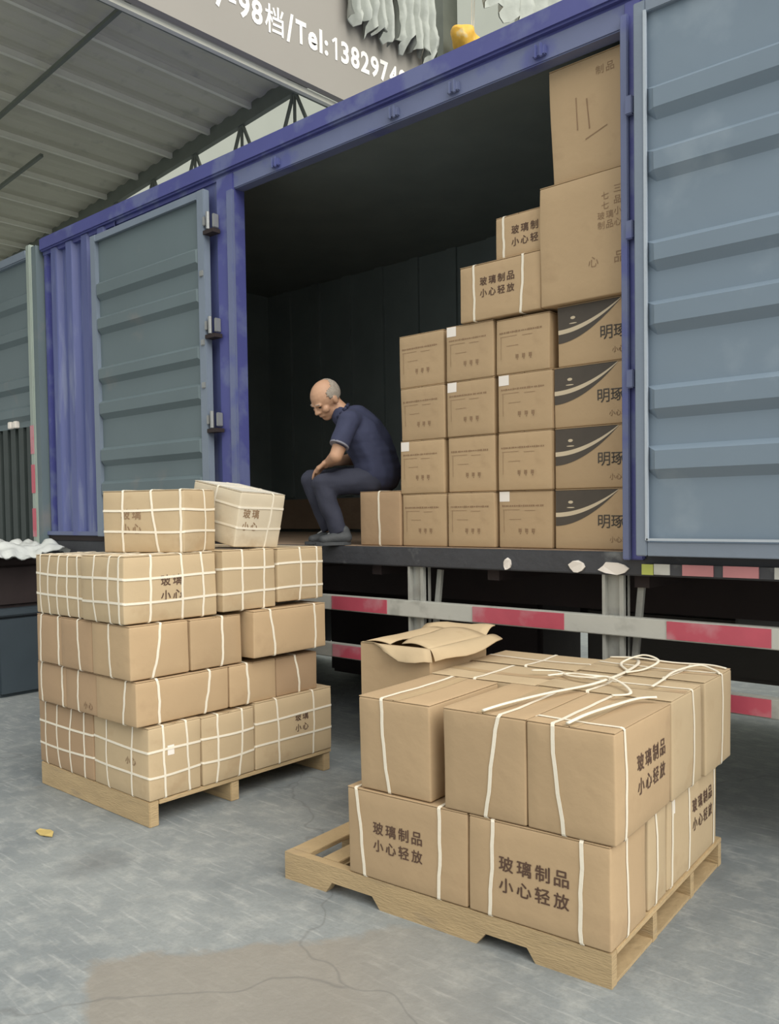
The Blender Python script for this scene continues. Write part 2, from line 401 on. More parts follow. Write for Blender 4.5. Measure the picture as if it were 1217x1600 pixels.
def roof_z(x): return 5.79+.083*(x+6.45)
rf = MB(); x = -18.0; pts = []
while x <= -6.06: pts.append(x); x += .06
vs = []
for i, xx in enumerate(pts):
    for yy in (-6, 2.53):
        vs.append((xx, yy, roof_z(xx)+(.02 if (i//2) % 2 else 0)+.05))
n = len(pts)
rf.add(vs, [(2*i, 2*i+2, 2*i+3, 2*i+1) for i in range(n-1)])
b = len(rf.v)
rf.add([(v[0], v[1], v[2]+.03) for v in vs], [(2*i+1, 2*i+3, 2*i+2, 2*i) for i in range(n-1)])
ceil = tag(rf.obj('ceiling', ROOF), kind='structure')
for k in range(15):
    x = -6.4-.72*k; z = roof_z(x)
    MB().box(x-.014, x+.014, -6, 2.5, z+.005, z+.06).box(x-.03, x+.014, -6, 2.5, z-.0, z+.006).obj('purlin', ROOFP, ceil)
for y, xa in ((.55, -6.1), (1.25, -9.3)):
    MB().bar((xa, y, roof_z(xa)-.06), (-17.5, y, roof_z(-17.5)-.06), .035).obj('rafter_rod', ROOFD, ceil)

tr = thing('roof_truss', 'dark lattice truss along the back edge of the canopy above the truck', 'truss', (-6.1, 2.5, 5.7))
def T(p): return (p[0]+6.1, p[1]-2.5, p[2]-5.7)
MB().bar(T((-6.05, 2.5, roof_z(-6.05)-.0)), T((-17.5, 2.5, roof_z(-17.5)-.0)), .06, .20).obj('top_chord', ROOFD, tr)
MB().bar(T((-6.05, 2.5, roof_z(-6.05)-1.0)), T((-17.5, 2.5, roof_z(-17.5)-.85)), .06).obj('bottom_chord', ROOFD, tr)
xs = [-6.05-.42*i for i in range(22)]
for i in range(21):
    za = -.06 if i % 2 else -.95; zb = -.95 if i % 2 else -.06
    MB().bar(T((xs[i], 2.5, roof_z(xs[i])+za)), T((xs[i+1], 2.5, roof_z(xs[i+1])+zb)), .028).obj('web_bar', ROOFD, tr)
    if i % 2: MB().bar(T((xs[i], 2.5, roof_z(xs[i])-.06)), T((xs[i], 2.5, roof_z(xs[i])-.95)), .024).obj('web_bar', ROOFD, tr)

sg = thing('signboard', 'long grey signboard with white letters and a telephone number, hung on the canopy edge', 'sign', (-6.0, 1, 5.6))
bl = MB(); 
bl.add([(0, -4, -.14), (0, 3.1, -.02), (0, 3.1, 1.75), (0, -4, 1.75), (-.08, -4, -.14), (-.08, 3.1, -.02), (-.08, 3.1, 1.75), (-.08, -4, 1.75)],
       [(0, 1, 2, 3), (7, 6, 5, 4), (0, 4, 5, 1), (1, 5, 6, 2), (2, 6, 7, 3), (3, 7, 4, 0)])
bl.obj('panel', SIGN, sg)
MB().bar((-.11, -4, -.17), (-.11, 3.1, -.05), .05).obj('trim_rail', ROOFP, sg)
MB().bar((-.22, -4, -.10), (-.22, 3.1, .0), .05).obj('trim_rail', ROOFD, sg)
def sign_text():
    adv = {'档': 1.0, '/': .45, 'T': .60, 'e': .56, 'l': .26, ':': .30, '-': .42}
    vs = []; fs = []; x = 0
    for ch in '7-98档/Tel:13829740':
        if ch == '1': a = [(.20, -.35), (.31, -.35), (.31, .35), (.21, .35), (.03, .22), (.08, .15), (.20, .235)]; f = [(0, 1, 2, 3, 6), (3, 4, 5, 6)]
        else: a, f = text_mesh(ch, .03 if ch != '档' else .012)
        wd = adv.get(ch, .56); x0 = min(v[0] for v in a); x1 = max(v[0] for v in a); b = len(vs)
        y0 = min(v[1] for v in a); y1 = max(v[1] for v in a)
        lo, hi = {'档': (-.42, .42), '/': (-.45, .42), 'e': (-.36, .18), 'l': (-.35, .38), ':': (-.35, .12), '-': (-.06, .04)}.get(ch, (-.35, .35))
        tw = min(x1-x0, wd*.86) if ch != '1' else x1-x0
        vs += [(x+(v[0]-(x0+x1)/2)/(x1-x0)*tw+wd/2, lo+(v[1]-y0)/(y1-y0)*(hi-lo)) for v in a]; fs += [tuple(q+b for q in g) for g in f]; x += wd
    return vs, fs
vsx, fsx = sign_text()
x0 = min(v[0] for v in vsx); x1 = max(v[0] for v in vsx)
# letters run along +Y on the face turned to +X; baseline climbs slightly
ya, yb = 1.14, 3.72; 
SL = .072
def SP(u, v):
    y = ya+(u-x0)/(x1-x0)*(yb-ya); z = 5.822+SL*(y-1.4)+(v+.35)*.31
    return (.004, y-1, z-5.6)
me = bpy.data.meshes.new('letters'); me.from_pydata([SP(*v) for v in vsx], [], fsx); link('lettering', me, SIGNW, sg)

# pole behind the sign end, hanging sheets, yellow bag, far facade
po = MB().box(-.1, .1, -.13, .15, 0, 8.2).box(.02, .60, -.05, .05, 8.1, 8.2).box(.5, .6, -.05, 2.3, 8.1, 8.2).obj('canopy_post', ROOFD); po.location = (-6.15, 4.60, 0)
tag(po, 'dark square post standing at the far end of the signboard', 'post')
def sheet(name, label, y0, y1, zt, zb, seed, m=CLOTH, xo=-5.93, cat='sheet', rag=.15, slope=0):
    rnd = random.Random(seed); n, k = 36, 14; vs = []
    prof = [zb+slope*i/n+rag*noise.noise(Vector((i*.33, seed, 0)))+rag*.5*noise.noise(Vector((i*.9, seed, 4))) for i in range(n+1)]
    for side in (0, .012):
        for i in range(n+1):
            y = y0+(y1-y0)*i/n
            for j in range(k+1):
                t = j/k; z = zt+(prof[i]-zt)*t
                f = .06*math.sin(i*.9+seed+1.2*noise.noise(Vector((i*.2, j*.25, seed))))*(.35+t)+.04*noise.noise(Vector((i*.25, j*.5, seed+2)))
                vs.append((f+side+.05, y-y0, z-zb))
    W = (n+1)*(k+1); fs = []
    for sidx in (0, 1):
        for i in range(n):
            for j in range(k):
                a = sidx*W+i*(k+1)+j; f = (a, a+k+1, a+k+2, a+1); fs.append(f if sidx else f[::-1])
    me = bpy.data.meshes.new(name); me.from_pydata(vs, [], fs); o = link(name, me, m, None, True); o.location = (xo, y0, zb)
    return tag(o, label, cat, 'tattered sheets hanging over the sign')
sheet('hanging_sheet', 'pale tattered plastic sheet draped over the signboard above the letters Tel', 2.72, 3.34, 7.4, 6.33, 3)
sheet('hanging_sheet', 'wider pale tattered sheet draped at the far end of the signboard', 3.38, 4.06, 7.4, 6.40, 8, slope=.0)
sheet('hanging_sheet', 'grey green sheet hanging right of the yellow bag, top of the picture', 4.55, 6.3, 8.3, 7.15, 15, xo=-5.6, slope=.1)
yb_ = MB().ball((0, 0, 0), .24, 20, (.7, 1.1, .62)).ball((0, .2, .05), .15, 14, (1, 1, .8)).ball((0, -.2, .08), .14, 14)
yo = remesh(yb_, 'yellow_bag', YELB, None, .02, 3)
for v in yo.data.vertices: v.co += noise.noise_vector(v.co*7)*.05
yo.location = (-5.8, 4.70, 6.72)
for dy in (-.06, .03): MB().cyl((0, dy*.3, .1), (.05, dy, 1.30), .006, 6).obj('string', STRAP, yo)
tag(yo, 'crumpled yellow and orange bag hanging by the end of the sign', 'bag')
fc = MB().box(-30, 25, 0, .3, 0, 24).obj('wall_back', FACADE); fc.location = (0, 14, 0); tag(fc, kind='structure')

# ------------------------------------------------------------------ truck
XL, XR, YB = -6.885, 3.6, 2.45
ZB, ZT = 1.225, 3.505
truck = thing('box_truck', 'long blue box-body truck with its side doors folded open, loaded with cartons', 'truck', (-3, 0, 0))
def tk(o): o.location = (3, 0, 0); return o     # children carry world coordinates
def P(mb, name, m, parent=None, **k):
    o = mb.obj(name, m, parent or truck, **k)
    if not parent: tk(o)
    return o
P(MB().box(XL, XR, .03, YB, 1.17, ZB), 'floor_boards', WOODD)
P(MB().box(XL, XR, -.01, .05, 1.118, 1.222), 'bed_side_beam', GREYM, bevel=.006)
P(MB().box(XL, XR, .06, YB, 3.71, 3.735), 'roof_panel', BLUE)
P(MB().box(XL+.04, XR-.04, .065, YB-.03, 3.68, 3.705), 'ceiling_lining', DARK)
P(MB().box(XL, XR, YB-.03, YB, ZB, 3.7), 'far_wall', DARK)
for x in [XL+.3+.42*i for i in range(24)]:
    P(MB().box(x, x+.10, YB-.055, YB-.028, ZB+.35, 3.7), 'wall_rib', DARK)
P(MB().box(XL+.05, XR, YB-.075, YB-.031, ZB+.03, ZB+.33), 'kick_board', WOODD)
P(MB().box(XL, XL+.04, .04, YB, ZB, 3.7), 'end_wall', DARK)
P(MB().box(XR-.04, XR, .04, YB, ZB, 3.7), 'end_wall', BLUE)
# header: faded lower band with a brighter roof rail standing proud of it
P(MB().box(-4.54, -1.55, -.02, .06, 3.505, 3.615), 'door_header', BLUEG, bevel=.006)
P(MB().box(XL, XR, -.05, .06, 3.625, 3.735), 'roof_rail', BLUE, bevel=.012)
P(MB().box(XL, XR, -.015, .05, 3.60, 3.63), 'rail_groove', BLUE)
P(MB().box(-4.535, -4.36, -.03, .07, 1.225, 3.61), 'door_post', BLUE, bevel=.008)
P(MB().box(-1.68, -1.60, -.03, .07, 1.19, 3.61), 'door_post', BLUE, bevel=.006)
P(MB().box(-4.415, -4.355, -.045, -.02, 1.24, 3.50), 'post_lip', BLUEG, bevel=.005)
P(MB().box(-1.69, -1.655, -.05, -.02, 1.19, 3.55), 'post_lip', BLUEG, bevel=.004)
for x in (-3.95, -3.0, -2.6, -2.1):
    P(MB().box(x-.035, x+.035, -.04, -.015, 3.53, 3.575).box(x-.02, x-.008, -.05, -.035, 3.52, 3.585).box(x+.008, x+.02, -.05, -.035, 3.52, 3.585), 'latch_keeper', BLUEG, bevel=.004)
# corrugated blue end panel
def corr(x0, x1, z0, z1, per, amp, y):
    vs = []; n = 90; 
    for j in range(2):
        for i in range(n+1):
            x = x0+(x1-x0)*i/n; t = ((x-x0)/per) % 1
            h = 0 if t < .3 else ((t-.3)/.12 if t < .42 else (1 if t < .78 else (1-(t-.78)/.12 if t < .9 else 0)))
            for q in range(2):
                vs.append((x, y-amp*h+(.03 if q else 0), (z0, z1)[j]))
    W = (n+1)*2; fs = []
    for i in range(n):
        a = 2*i; fs += [(a, a+2, W+a+2, W+a), (a+3, a+1, W+a+1, W+a+3), (W+a, W+a+2, W+a+3, W+a+1), (a+1, a+3, a+2, a)]
    return MB().add(vs, fs)
P(corr(-6.83, -5.75, 1.29, 3.62, .242, .05, .02), 'corrugated_panel', BLUEW)
P(MB().box(-5.76, -4.53, 0, .05, 1.29, 3.62), 'side_panel', BLUEW)
P(MB().box(XL-.02, -5.7, -.035, .04, 1.262, 1.296), 'panel_sill', BLUEG, bevel=.004)
P(MB().box(XL-.02, -4.4, -.02, .05, 1.222, 1.262), 'panel_sill', BLACK)
P(MB().box(-1.60, XR, .0, .05, 1.225, 3.62), 'side_panel', BLUE)
P(MB().box(XL, XL+.06, -.01, .05, 1.2, 3.62), 'corner_post', BLUE, bevel=.008)

RIBS = [(3.175, 3.055), (2.915, 2.80), (2.535, 2.425), (2.28, 2.16), (1.925, 1.805), (1.67, 1.55)]
def ribbed(x0, x1, z0, z1, y, ribs, amp=.034, inset=.03):
    zs = [z1]
    prof = [0]
    for t, b_ in ribs:
        if t < z1-.03 and b_ > z0+.03: zs += [t+.014, t-.010, b_+.032, b_-.010]; prof += [0, 1, .95, 0]
    zs.append(z0); prof.append(0)
    xs = [x0, x0+inset, x0+inset+.05]+[x0+inset+.05+(x1-x0-2*inset-.1)*i/8 for i in range(1, 8)]+[x1-inset-.05, x1-inset, x1]
    mk = [0, 0, 1]+[1]*7+[1, 0, 0]
    vs = []
    for q in (0, .025):
        for i, x in enumerate(xs):
            for j, z in enumerate(zs): vs.append((x, (y-amp*prof[j]*mk[i]) if q == 0 else y+q, z))
    n, k = len(xs), len(zs); W = n*k; fs = []
    for i in range(n-1):
        for j in range(k-1):
            a = i*k+j; fs += [(a, a+1, a+k+1, a+k), (W+a, W+a+k, W+a+k+1, W+a+1)]
    return MB().add(vs, fs)
def leaf(x0, x1, z0, z1, y, m, hinge_right, ribs=RIBS, fw=.055, mf=DOORF):
    L = ribbed(x0+.01, x1-.01, z0+.02, z1-.02, y-.012, ribs).obj('door_leaf', m, truck); tk(L)
    for a in ((x0, x0+fw, z0, z1), (x1-fw, x1, z0, z1)):
        MB().box(a[0], a[1], y-.04, y+.01, a[2], a[3]).obj('leaf_frame', mf, L, bevel=.004)
    MB().box(x0+fw, x1-fw, y-.035, y+.01, z1-.05, z1).obj('leaf_frame', mf, L, bevel=.003)
    MB().box(x0+fw, x1-fw, y-.035, y+.01, z0, z0+.06).obj('leaf_frame', mf, L, bevel=.003)
    return L
ll = leaf(-6.0, -4.585, 1.26, 3.545, -.055, DOORL, True, fw=.075)
MB().box(-5.925, -4.66, -.10, -.085, 3.49, 3.50).obj('leaf_lip', DOORF, ll)
rl = leaf(-1.605, -.19, 1.212, 3.545, -.06, DOORR, False, fw=.05)
MB().box(-1.555, -.24, -.104, -.092, 1.278, 1.288).box(-1.560, -1.549, -.104, -.09, 1.28, 3.5).obj('leaf_lip', mat('pale_lip', (.42, .47, .53), .5, bump=.1), rl)
rl2 = leaf(-.17, 1.24, 1.212, 3.545, -.06, DOORR, False, fw=.05)
for z in (3.33, 2.655, 2.04, 1.5):
    hg = P(MB().box(-4.59, -4.568, -.105, -.09, z-.03, z+.03).box(-4.526, -4.508, -.075, -.03, z-.045, z+.045), 'door_hinge', METAL, bevel=.004)
    MB().cyl((-4.548, -.09, z-.055), (-4.548, -.09, z+.055), .013).obj('hinge_pin', METAL, hg, smooth=False)
    MB().box(-4.59, -4.485, -.10, -.04, z-.085, z-.06).obj('hinge_bracket', BLACK, hg)
for z in (3.0, 2.27, 2.55): P(MB().box(-4.635, -4.60, -.105, -.09, z-.02, z+.02), 'leaf_lug', METAL, bevel=.004)
for z in (2.62, 1.98, 3.15): P(MB().box(-1.66, -1.625, -.07, -.045, z-.04, z+.04), 'post_hinge', BLUEG, bevel=.004)
# reflector plates under the right leaf, torn paper on the beam
P(MB().box(-1.60, .6, -.045, -.01, 1.128, 1.175), 'marker_strip', GREYM)
for a, b_, m, z0 in ((-1.60, -1.548, YEL, 1.128), (-1.545, -1.475, WHT, 1.13), (-1.42, -1.29, PINK, 1.13), (-1.25, -1.11, PINK, 1.13), (-1.05, -.9, WHT, 1.13)):
    P(MB().box(a, b_, -.052, -.044, z0, z0+.046), 'reflector', m)
rnd = random.Random(5)
for x, wd in ((-2.317, .035), (-1.935, .06), (-1.745, .12)):
    vs = [(x+wd*(.5*math.cos(t)*(1+.5*rnd.random())), -.016-.006*rnd.random(), 1.15+.024*math.sin(t)*(1+.4*rnd.random())) for t in [i*.7 for i in range(9)]]
    vs += [(v[0], -.0105, v[2]) for v in vs]
    P(MB().add(vs, [tuple(range(9)), tuple(range(17, 8, -1))]+[(i, i+9, (i+1) % 9+9, (i+1) % 9) for i in range(9)]), 'torn_paper', LABEL)
# guard rails
for z0, z1 in ((.845, .932), (.566, .648)):
    gr = P(MB().box(-6.88, 3.4, -.02, .03, z0, z1), 'guard_rail', WHT if z0 > .7 else POST, bevel=.004)
    for k in range(-4, 6):
        a = -2.525+1.012*k
        if k == 1: a = -1.501
        ln = .525 if k in (0,) else .43
        MB().box(a, a+ln, -.0235, -.018, z0+.006, z1-.004).obj('red_tape', RED, gr)
for x in (-4.05, -2.92, -1.765, -.6, .6, -5.2, -6.4):
    bp = P(MB().box(x-.05, x+.05, .03, .08, .50, 1.12), 'rail_bracket', POST, bevel=.004)
    MB().box(x-.05, x-.035, .0, .05, .50, 1.12).box(x+.03, x+.05, .01, .05, .5, 1.12).obj('bracket_flange', POST, bp)
    MB().bar((x+.10, .1, 1.10), (x+.065, .06, .56), .03, .02).obj('brace', POST, bp)
# chassis, wheels, boxes below
for y in (.75, 1.65): P(MB().box(XL, XR, y, y+.09, .86, 1.16), 'chassis_beam', BLACK)
for x in [XL+.4+.8*i for i in range(13)]: P(MB().box(x, x+.07, .06, YB-.05, 1.06, 1.17), 'cross_member', BLACK)
P(MB().box(XL, XR, 2.3, 2.36, .62, 1.17), 'added_dark_blocker', BLACK)  # added black panel, keeps the lit background from showing under the truck
P(MB().box(-1.55, -.95, .95, 1.5, .74, 1.12), 'tool_box', mat('grey_tool_box', (.14, .14, .14), .6, bump=.1), bevel=.02)
P(MB().box(-2.62, -1.3, 1.35, 1.8, .42, .80), 'air_tank', mat('brown_black_tank', (.05, .045, .04), .6, bump=.1), bevel=.03)
P(MB().box(-5.2, -3.1, 1.6, 2.2, .05, 1.1), 'battery_box', BLACK, bevel=.03)
def wheel(x, y):
    w_ = P(MB().cyl((x, y, .5), (x, y+.27, .5), .5, 36), 'tyre', RUB, bevel=.03)
    MB().cyl((x, y-.01, .5), (x, y+.05, .5), .27, 28).obj('rim', POST, w_); MB().cyl((x, y-.04, .5), (x, y, .5), .1, 16).obj('hub', POST, w_)
for x in (-6.2, -5.05, 1.4, 2.6):
    for y in (.22, 2.0): wheel(x, y)

# truck parked beyond, at the left edge
t2 = thing('box_truck', 'second grey truck body with ribbed side, cut off by the left edge of the picture', 'truck', (-8, 0, 0))
def Q(mb, name, m, **k): o = mb.obj(name, m, t2, **k); o.location = (8, 0, 0); return o
R2 = [(3.33, 3.215), (3.04, 2.93), (2.62, 2.51), (2.37, 2.26)]
Q(ribbed(-9.6, -7.04, 2.20, 3.63, -.02, R2), 'ribbed_panel', DOORL)
Q(MB().box(-9.6, -7.1, -.06, .02, 3.61, 3.69), 'top_rail', DOORF, bevel=.01)
Q(MB().box(-9.6, -6.93, .02, 2.4, 1.12, 3.66), 'body_shell', CREAMD)
for i in range(16): Q(MB().box(-9.5+.15*i, -9.5+.15*i+.09, -.02, .03, 1.12, 2.2), 'lower_slat', CREAMD)
ep = Q(MB().box(-7.04, -6.975, -.09, -.01, 1.10, 3.70), 'edge_post', mat('pale_green_grey_steel', (.30, .35, .31), .5, bump=.1), bevel=.008)
MB().box(-6.975, -6.90, -.07, .01, 1.12, 3.68).obj('edge_strip', DOORL, ep)
for z in (1.25, 1.62, 1.95): MB().box(-7.035, -6.98, -.094, -.089, z, z+.24).obj('red_tape', RED, ep)
for x in (-7.42, -7.52): Q(MB().box(x, x+.05, -.06, -.02, 2.2, 2.26), 'hook', LABEL, bevel=.005)
Q(MB().box(-9.6, -7.0, .3, 2.2, .5, 1.12), 'chassis_block', BLACK)

# dark plastic bins with wrap on top, left edge
def bin_(name, label, x0, x1, y0, y1, z0, z1, m):
    o = thing(name, label, 'crate', ((x0+x1)/2, (y0+y1)/2, z0), (0, 0, 0)); w, d, h = (x1-x0)/2, (y1-y0)/2, z1-z0
    MB().add([(-w*.94, -d*.94, 0), (w*.94, -d*.94, 0), (w*.94, d*.94, 0), (-w*.94, d*.94, 0), (-w, -d, h-.05), (w, -d, h-.05), (w, d, h-.05), (-w, d, h-.05)],
             [(0, 3, 2, 1), (4, 5, 6, 7), (0, 1, 5, 4), (1, 2, 6, 5), (2, 3, 7, 6), (3, 0, 4, 7)]).obj('body', m, o, bevel=.03)
    MB().box(-w-.02, w+.02, -d-.02, d+.02, h-.06, h).obj('rim', m, o, bevel=.012)
    for i in range(-2, 3): MB().box(i*w*.36-.015, i*w*.36+.015, -d-.012, -d+.02, .06, h-.08).obj('rib', m, o, bevel=.005)
    return o
bin_('storage_crate', 'dark blue-grey plastic crate on the ground at the left edge, lower of two', -7.35, -6.62, -.62, -.12, 0, .70, BIN)
bin_('storage_crate', 'dark plastic crate at the left edge stacked on another, under white wrap', -7.35, -6.66, -.60, -.14, .70, 1.10, BLACK)
# crumpled wrap
vs = []; n, k = 44, 26
for s_ in (0, 1):
    for i in range(n+1):
        for j in range(k+1):
            u, v = i/n, j/k
            x = -.50+1.08*u; y = -.34+.62*v
            e = min(u, 1-u, v, 1-v); z = .045+.065*noise.noise(Vector((u*6, v*4, 1)))+.045*noise.noise(Vector((u*15, v*9, 3)))+.05*min(1, e*6)
            if u > .80 and v < .6: z -= (u-.80)*.2
            if v < .08: z -= (.08-v)*1.1
            z = max(z, .006) if (x < .33 and abs(y) < .24) else z
            if s_: z -= .005
            vs.append((x, y, z))
W = (n+1)*(k+1)
fs = []
for s_ in (0, 1):
    for i in range(n):
        for j in range(k):
            a = s_*W+i*(k+1)+j; f = (a, a+k+1, a+k+2, a+1); fs.append(f if not s_ else f[::-1])
me = bpy.data.meshes.new('wrap'); me.from_pydata(vs, [], fs)
wr = link('plastic_wrap', me, WRAP, None, True); wr.location = (-7.0, -.37, 1.105)
tag(wr, 'crumpled white plastic wrap lying on the dark crates at the left edge', 'plastic wrap')

# ------------------------------------------------------------------ pallets
def loc_(fr, x, y, z=0): return fr[0]+fr[1]*x+fr[2]*y+Vector((0, 0, z))
p1 = thing('wooden_pallet', 'wooden pallet with notched runners under the near carton stack', 'pallet', loc_(FN, 0, 0), (0, 0, FN[3]))
def notched(y0, y1, z1=.088, x0=-1.33, x1=0):
    prof = [(x0, 0), (-1.12, 0), (-1.09, .042), (-.90, .042), (-.865, 0), (-.465, 0), (-.43, .042), (-.28, .042), (-.25, 0), (x1, 0)]
    mb = MB(); n = len(prof); vs = [(a, y, b_) for y in (y0, y1) for a, b_ in prof]+[(a, y, z1) for y in (y0, y1) for a, b_ in prof]
    fs = []
    for i in range(n-1):
        fs += [(i, i+1, 2*n+i+1, 2*n+i), (n+i+1, n+i, 3*n+i, 3*n+i+1), (i+1, i, n+i, n+i+1), (2*n+i, 2*n+i+1, 3*n+i+1, 3*n+i)]
    fs += [(0, 2*n, 3*n, n), (n-1, 2*n-1, 4*n-1, 3*n-1)]
    return mb.add(vs, fs)
for y in (0, .34, .72, 1.06): notched(y, y+.038, .106 if y == 0 else .088).obj('runner', WOOD, p1)
for i, (a, b_) in enumerate(((-1.33, -1.235), (-1.17, -1.09), (-1.0, -.90), (-.82, -.72), (-.64, -.54), (-.46, -.36), (-.28, -.19), (-.10, 0))):
    MB().box(a, b_, .0385, 1.102, .0885, .106).obj('deck_board', WOOD, p1, bevel=.002)
for a, b_ in ((-1.30, -1.2), (-.7, -.6), (-.10, -.002)): MB().box(a, b_, .042, 1.056, .001, .012).obj('bottom_board', WOOD, p1)
p2 = thing('wooden_pallet', 'low wooden pallet under the tall left carton stack', 'pallet', loc_(FL, 0, 0), (0, 0, FL[3]))
for y in (0, .46, 1.09): MB().box(-1.03, -.005, y, y+.05, 0, .118 if y == 0 else .098).obj('runner', WOOD, p2, bevel=.003)
for i in range(7):
    a = -1.03+.1545*i; MB().box(a, a+.103, .0505, 1.145, .0985, .118).obj('deck_board', WOOD, p2, bevel=.002)

# ------------------------------------------------------------------ near stack
zl, zm, zt = .1075, .425, .7665
G1 = 'kraft cartons on the near pallet'
c = Carton('carton at lower left of near stack, printed side out with two white straps', FN, -1.005, -.495, .0, .30, zl, zm+.0, group=G1, bulge=.004)
c.straps((('X', -.195, -.035), ('X', .147, .005)))
c.text('front', GLASS, -.03, .0, .044)
c = Carton('carton at lower right front corner of near stack, large black writing facing the camera', FN, -.488, -.002, .0, .285, zl, zm, group=G1, bulge=.004)
c.straps((('X', -.155, .012), ('X', .15, -.0), ('Y', -.02, 0)))
c.text('front', GLASS, -.008, -.008, .049)
c = Carton('narrow carton in bottom layer of near stack, right side behind the corner carton', FN, -.45, -.005, .315, .485, zl, zm-.004, m=1, group=G1)
c.straps((('Y', -.02, 0),))
c = Carton('long carton at far right bottom of near stack with writing on its side', FN, -.32, -.004, .497, 1.045, zl, zm+.0, m=1, group=G1)
c.straps((('Y', -.23, .01), ('Y', -.06, 0), ('Y', .235, 0))); c.text('right', GLASS, .09, .03, .048)
c.patch('right', -.22, .125, .03, .06, LABEL, 'label_sticker')
c = Carton('carton at back left of the bottom layer of near stack', FN, -.93, -.34, .50, 1.04, zl, zm, group=G1)
c = Carton('carton in the middle of the bottom layer of near stack, hidden by its neighbours', FN, -.93, -.47, .31, .488, zl, zm, group=G1)
# upper layer
c = Carton('front left carton of the near stack upper layer, standing apart by a dark gap', FN, -.948, -.642, .005, .47, zm+.002, zt-.004, group=G1, sag=.004)
c.straps((('X', -.038, -.028),))
c = Carton('front middle carton of the near stack upper layer with one slanting strap', FN, -.583, -.277, .0, .47, zm+.002, zt, group=G1, sag=.004)
c.straps((('X', .033, .055),))
c = Carton('front right carton of the near stack upper layer, black writing on its right side', FN, -.273, .016, .0, .468, zm+.002, zt, m=0, group=G1, sag=.004, bulge=.008)
c.straps((('X', -.038, -.036), ('Y', -.165, 0))); c.text('right', GLASS, .045, .005, .052)
c = Carton('second carton along the right side of the near stack upper layer', FN, -.48, .02, .475, .79, zm+.002, zt+.006, m=1, group=G1, sag=.004)
c.straps((('Y', .05, 0), ('X', -.05, .0)))
c = Carton('far right end carton of the near stack upper layer', FN, -.47, .028, .81, 1.14, zm+.002, zt+.012, m=1, group=G1, sag=.004)
c.straps((('Y', .03, 0), ('X', .1, 0)))
c = Carton('top carton behind the front left one in the near stack, one strap across', FN, -.955, -.49, .478, .79, zm+.002, zt, m=1, group=G1, sag=.004)
c.straps((('X', -.03, 0),))
c = Carton('rear top carton of the near stack beside the open box', FN, -.965, -.48, .805, 1.10, zm+.002, zt+.004, m=1, group=G1, sag=.004)
c.straps((('X', .02, 0), ('Y', 0, 0)))

# loose tied ends of strapping on top
def cord(label, pts, r=.005, parent=None):
    mb = MB(); ps = []
    P_ = [Vector(p) for p in pts]
    for i in range(len(P_)-1):
        p0 = P_[max(0, i-1)]; p1_ = P_[i]; p2_ = P_[i+1]; p3 = P_[min(len(P_)-1, i+2)]
        for k in range(6):
            t = k/6; ps.append(.5*((2*p1_)+(-p0+p2_)*t+(2*p0-5*p1_+4*p2_-p3)*t*t+(-p0+3*p1_-3*p2_+p3)*t**3))
    ps.append(P_[-1]); n = 6; vs = []
    for i, p in enumerate(ps):
        t = (ps[min(i+1, len(ps)-1)]-ps[max(i-1, 0)]).normalized(); a = t.cross(Vector((0, 0, 1))).normalized(); b_ = a.cross(t)
        for j in range(n): th = 2*math.pi*j/n; vs.append(p+a*math.cos(th)*r*1.3+b_*math.sin(th)*r*.7)
    fs = [(i*n+j, i*n+(j+1) % n, (i+1)*n+(j+1) % n, (i+1)*n+j) for i in range(len(ps)-1) for j in range(n)]
    fs += [tuple(range(n-1, -1, -1)), tuple(range(len(vs)-n, len(vs)))]
    o = mb.add([v-P_[0] for v in vs], fs).obj('strapping_cord', STRAP, None, smooth=True); o.location = P_[0]
    return tag(o, label, 'cord', 'loose strapping on the near stack')
H = zt+.016
def Nn(l): return [loc_(FN, a, b_, H+(q[0] if q else 0)) for a, b_, *q in l]
cord('white cord running from the slanting front strap over the middle of the near stack top', Nn([(-.43, .0, -.008), (-.40, .10), (-.36, .30), (-.30, .50), (-.27, .62, .006), (-.28, .82), (-.30, 1.0), (-.33, 1.09)]), .006)
cord('knotted white cord ends at the centre of the near stack top', Nn([(-.60, .66), (-.50, .68, .004), (-.42, .62, .004), (-.33, .60, .01), (-.27, .62, .016), (-.18, .56, .006), (-.12, .46), (-.16, .40)]), .005)
cord('white cord from the right front strap ending loose on the near stack top', Nn([(-.135, .0, -.008), (-.12, .10), (-.10, .25), (-.07, .40), (-.02, .44, .003)]), .006)
cord('looped white cord near the back edge of the near stack top', Nn([(-.28, .85), (-.36, .98, .004), (-.30, 1.06, .03), (-.22, 1.02, .02), (-.24, .92), (-.27, .80, .003)]), .005)
cord('white cord at the far right corner of the near stack top', Nn([(-.10, .62), (-.11, .76), (-.12, .92, .004), (-.07, 1.05, .012), (.0, 1.02, .004), (.03, .98)]), .005)
cord('white cord along the back edge of the near stack top', Nn([(-.46, 1.11), (-.34, 1.12, .006), (-.2, 1.12), (-.05, 1.12, .004), (.02, 1.10)]), .005)
cord('short white cord end lying left of the knot on the near stack top', Nn([(-.50, .60), (-.44, .66, .004), (-.36, .65, .008), (-.30, .70)]), .005)

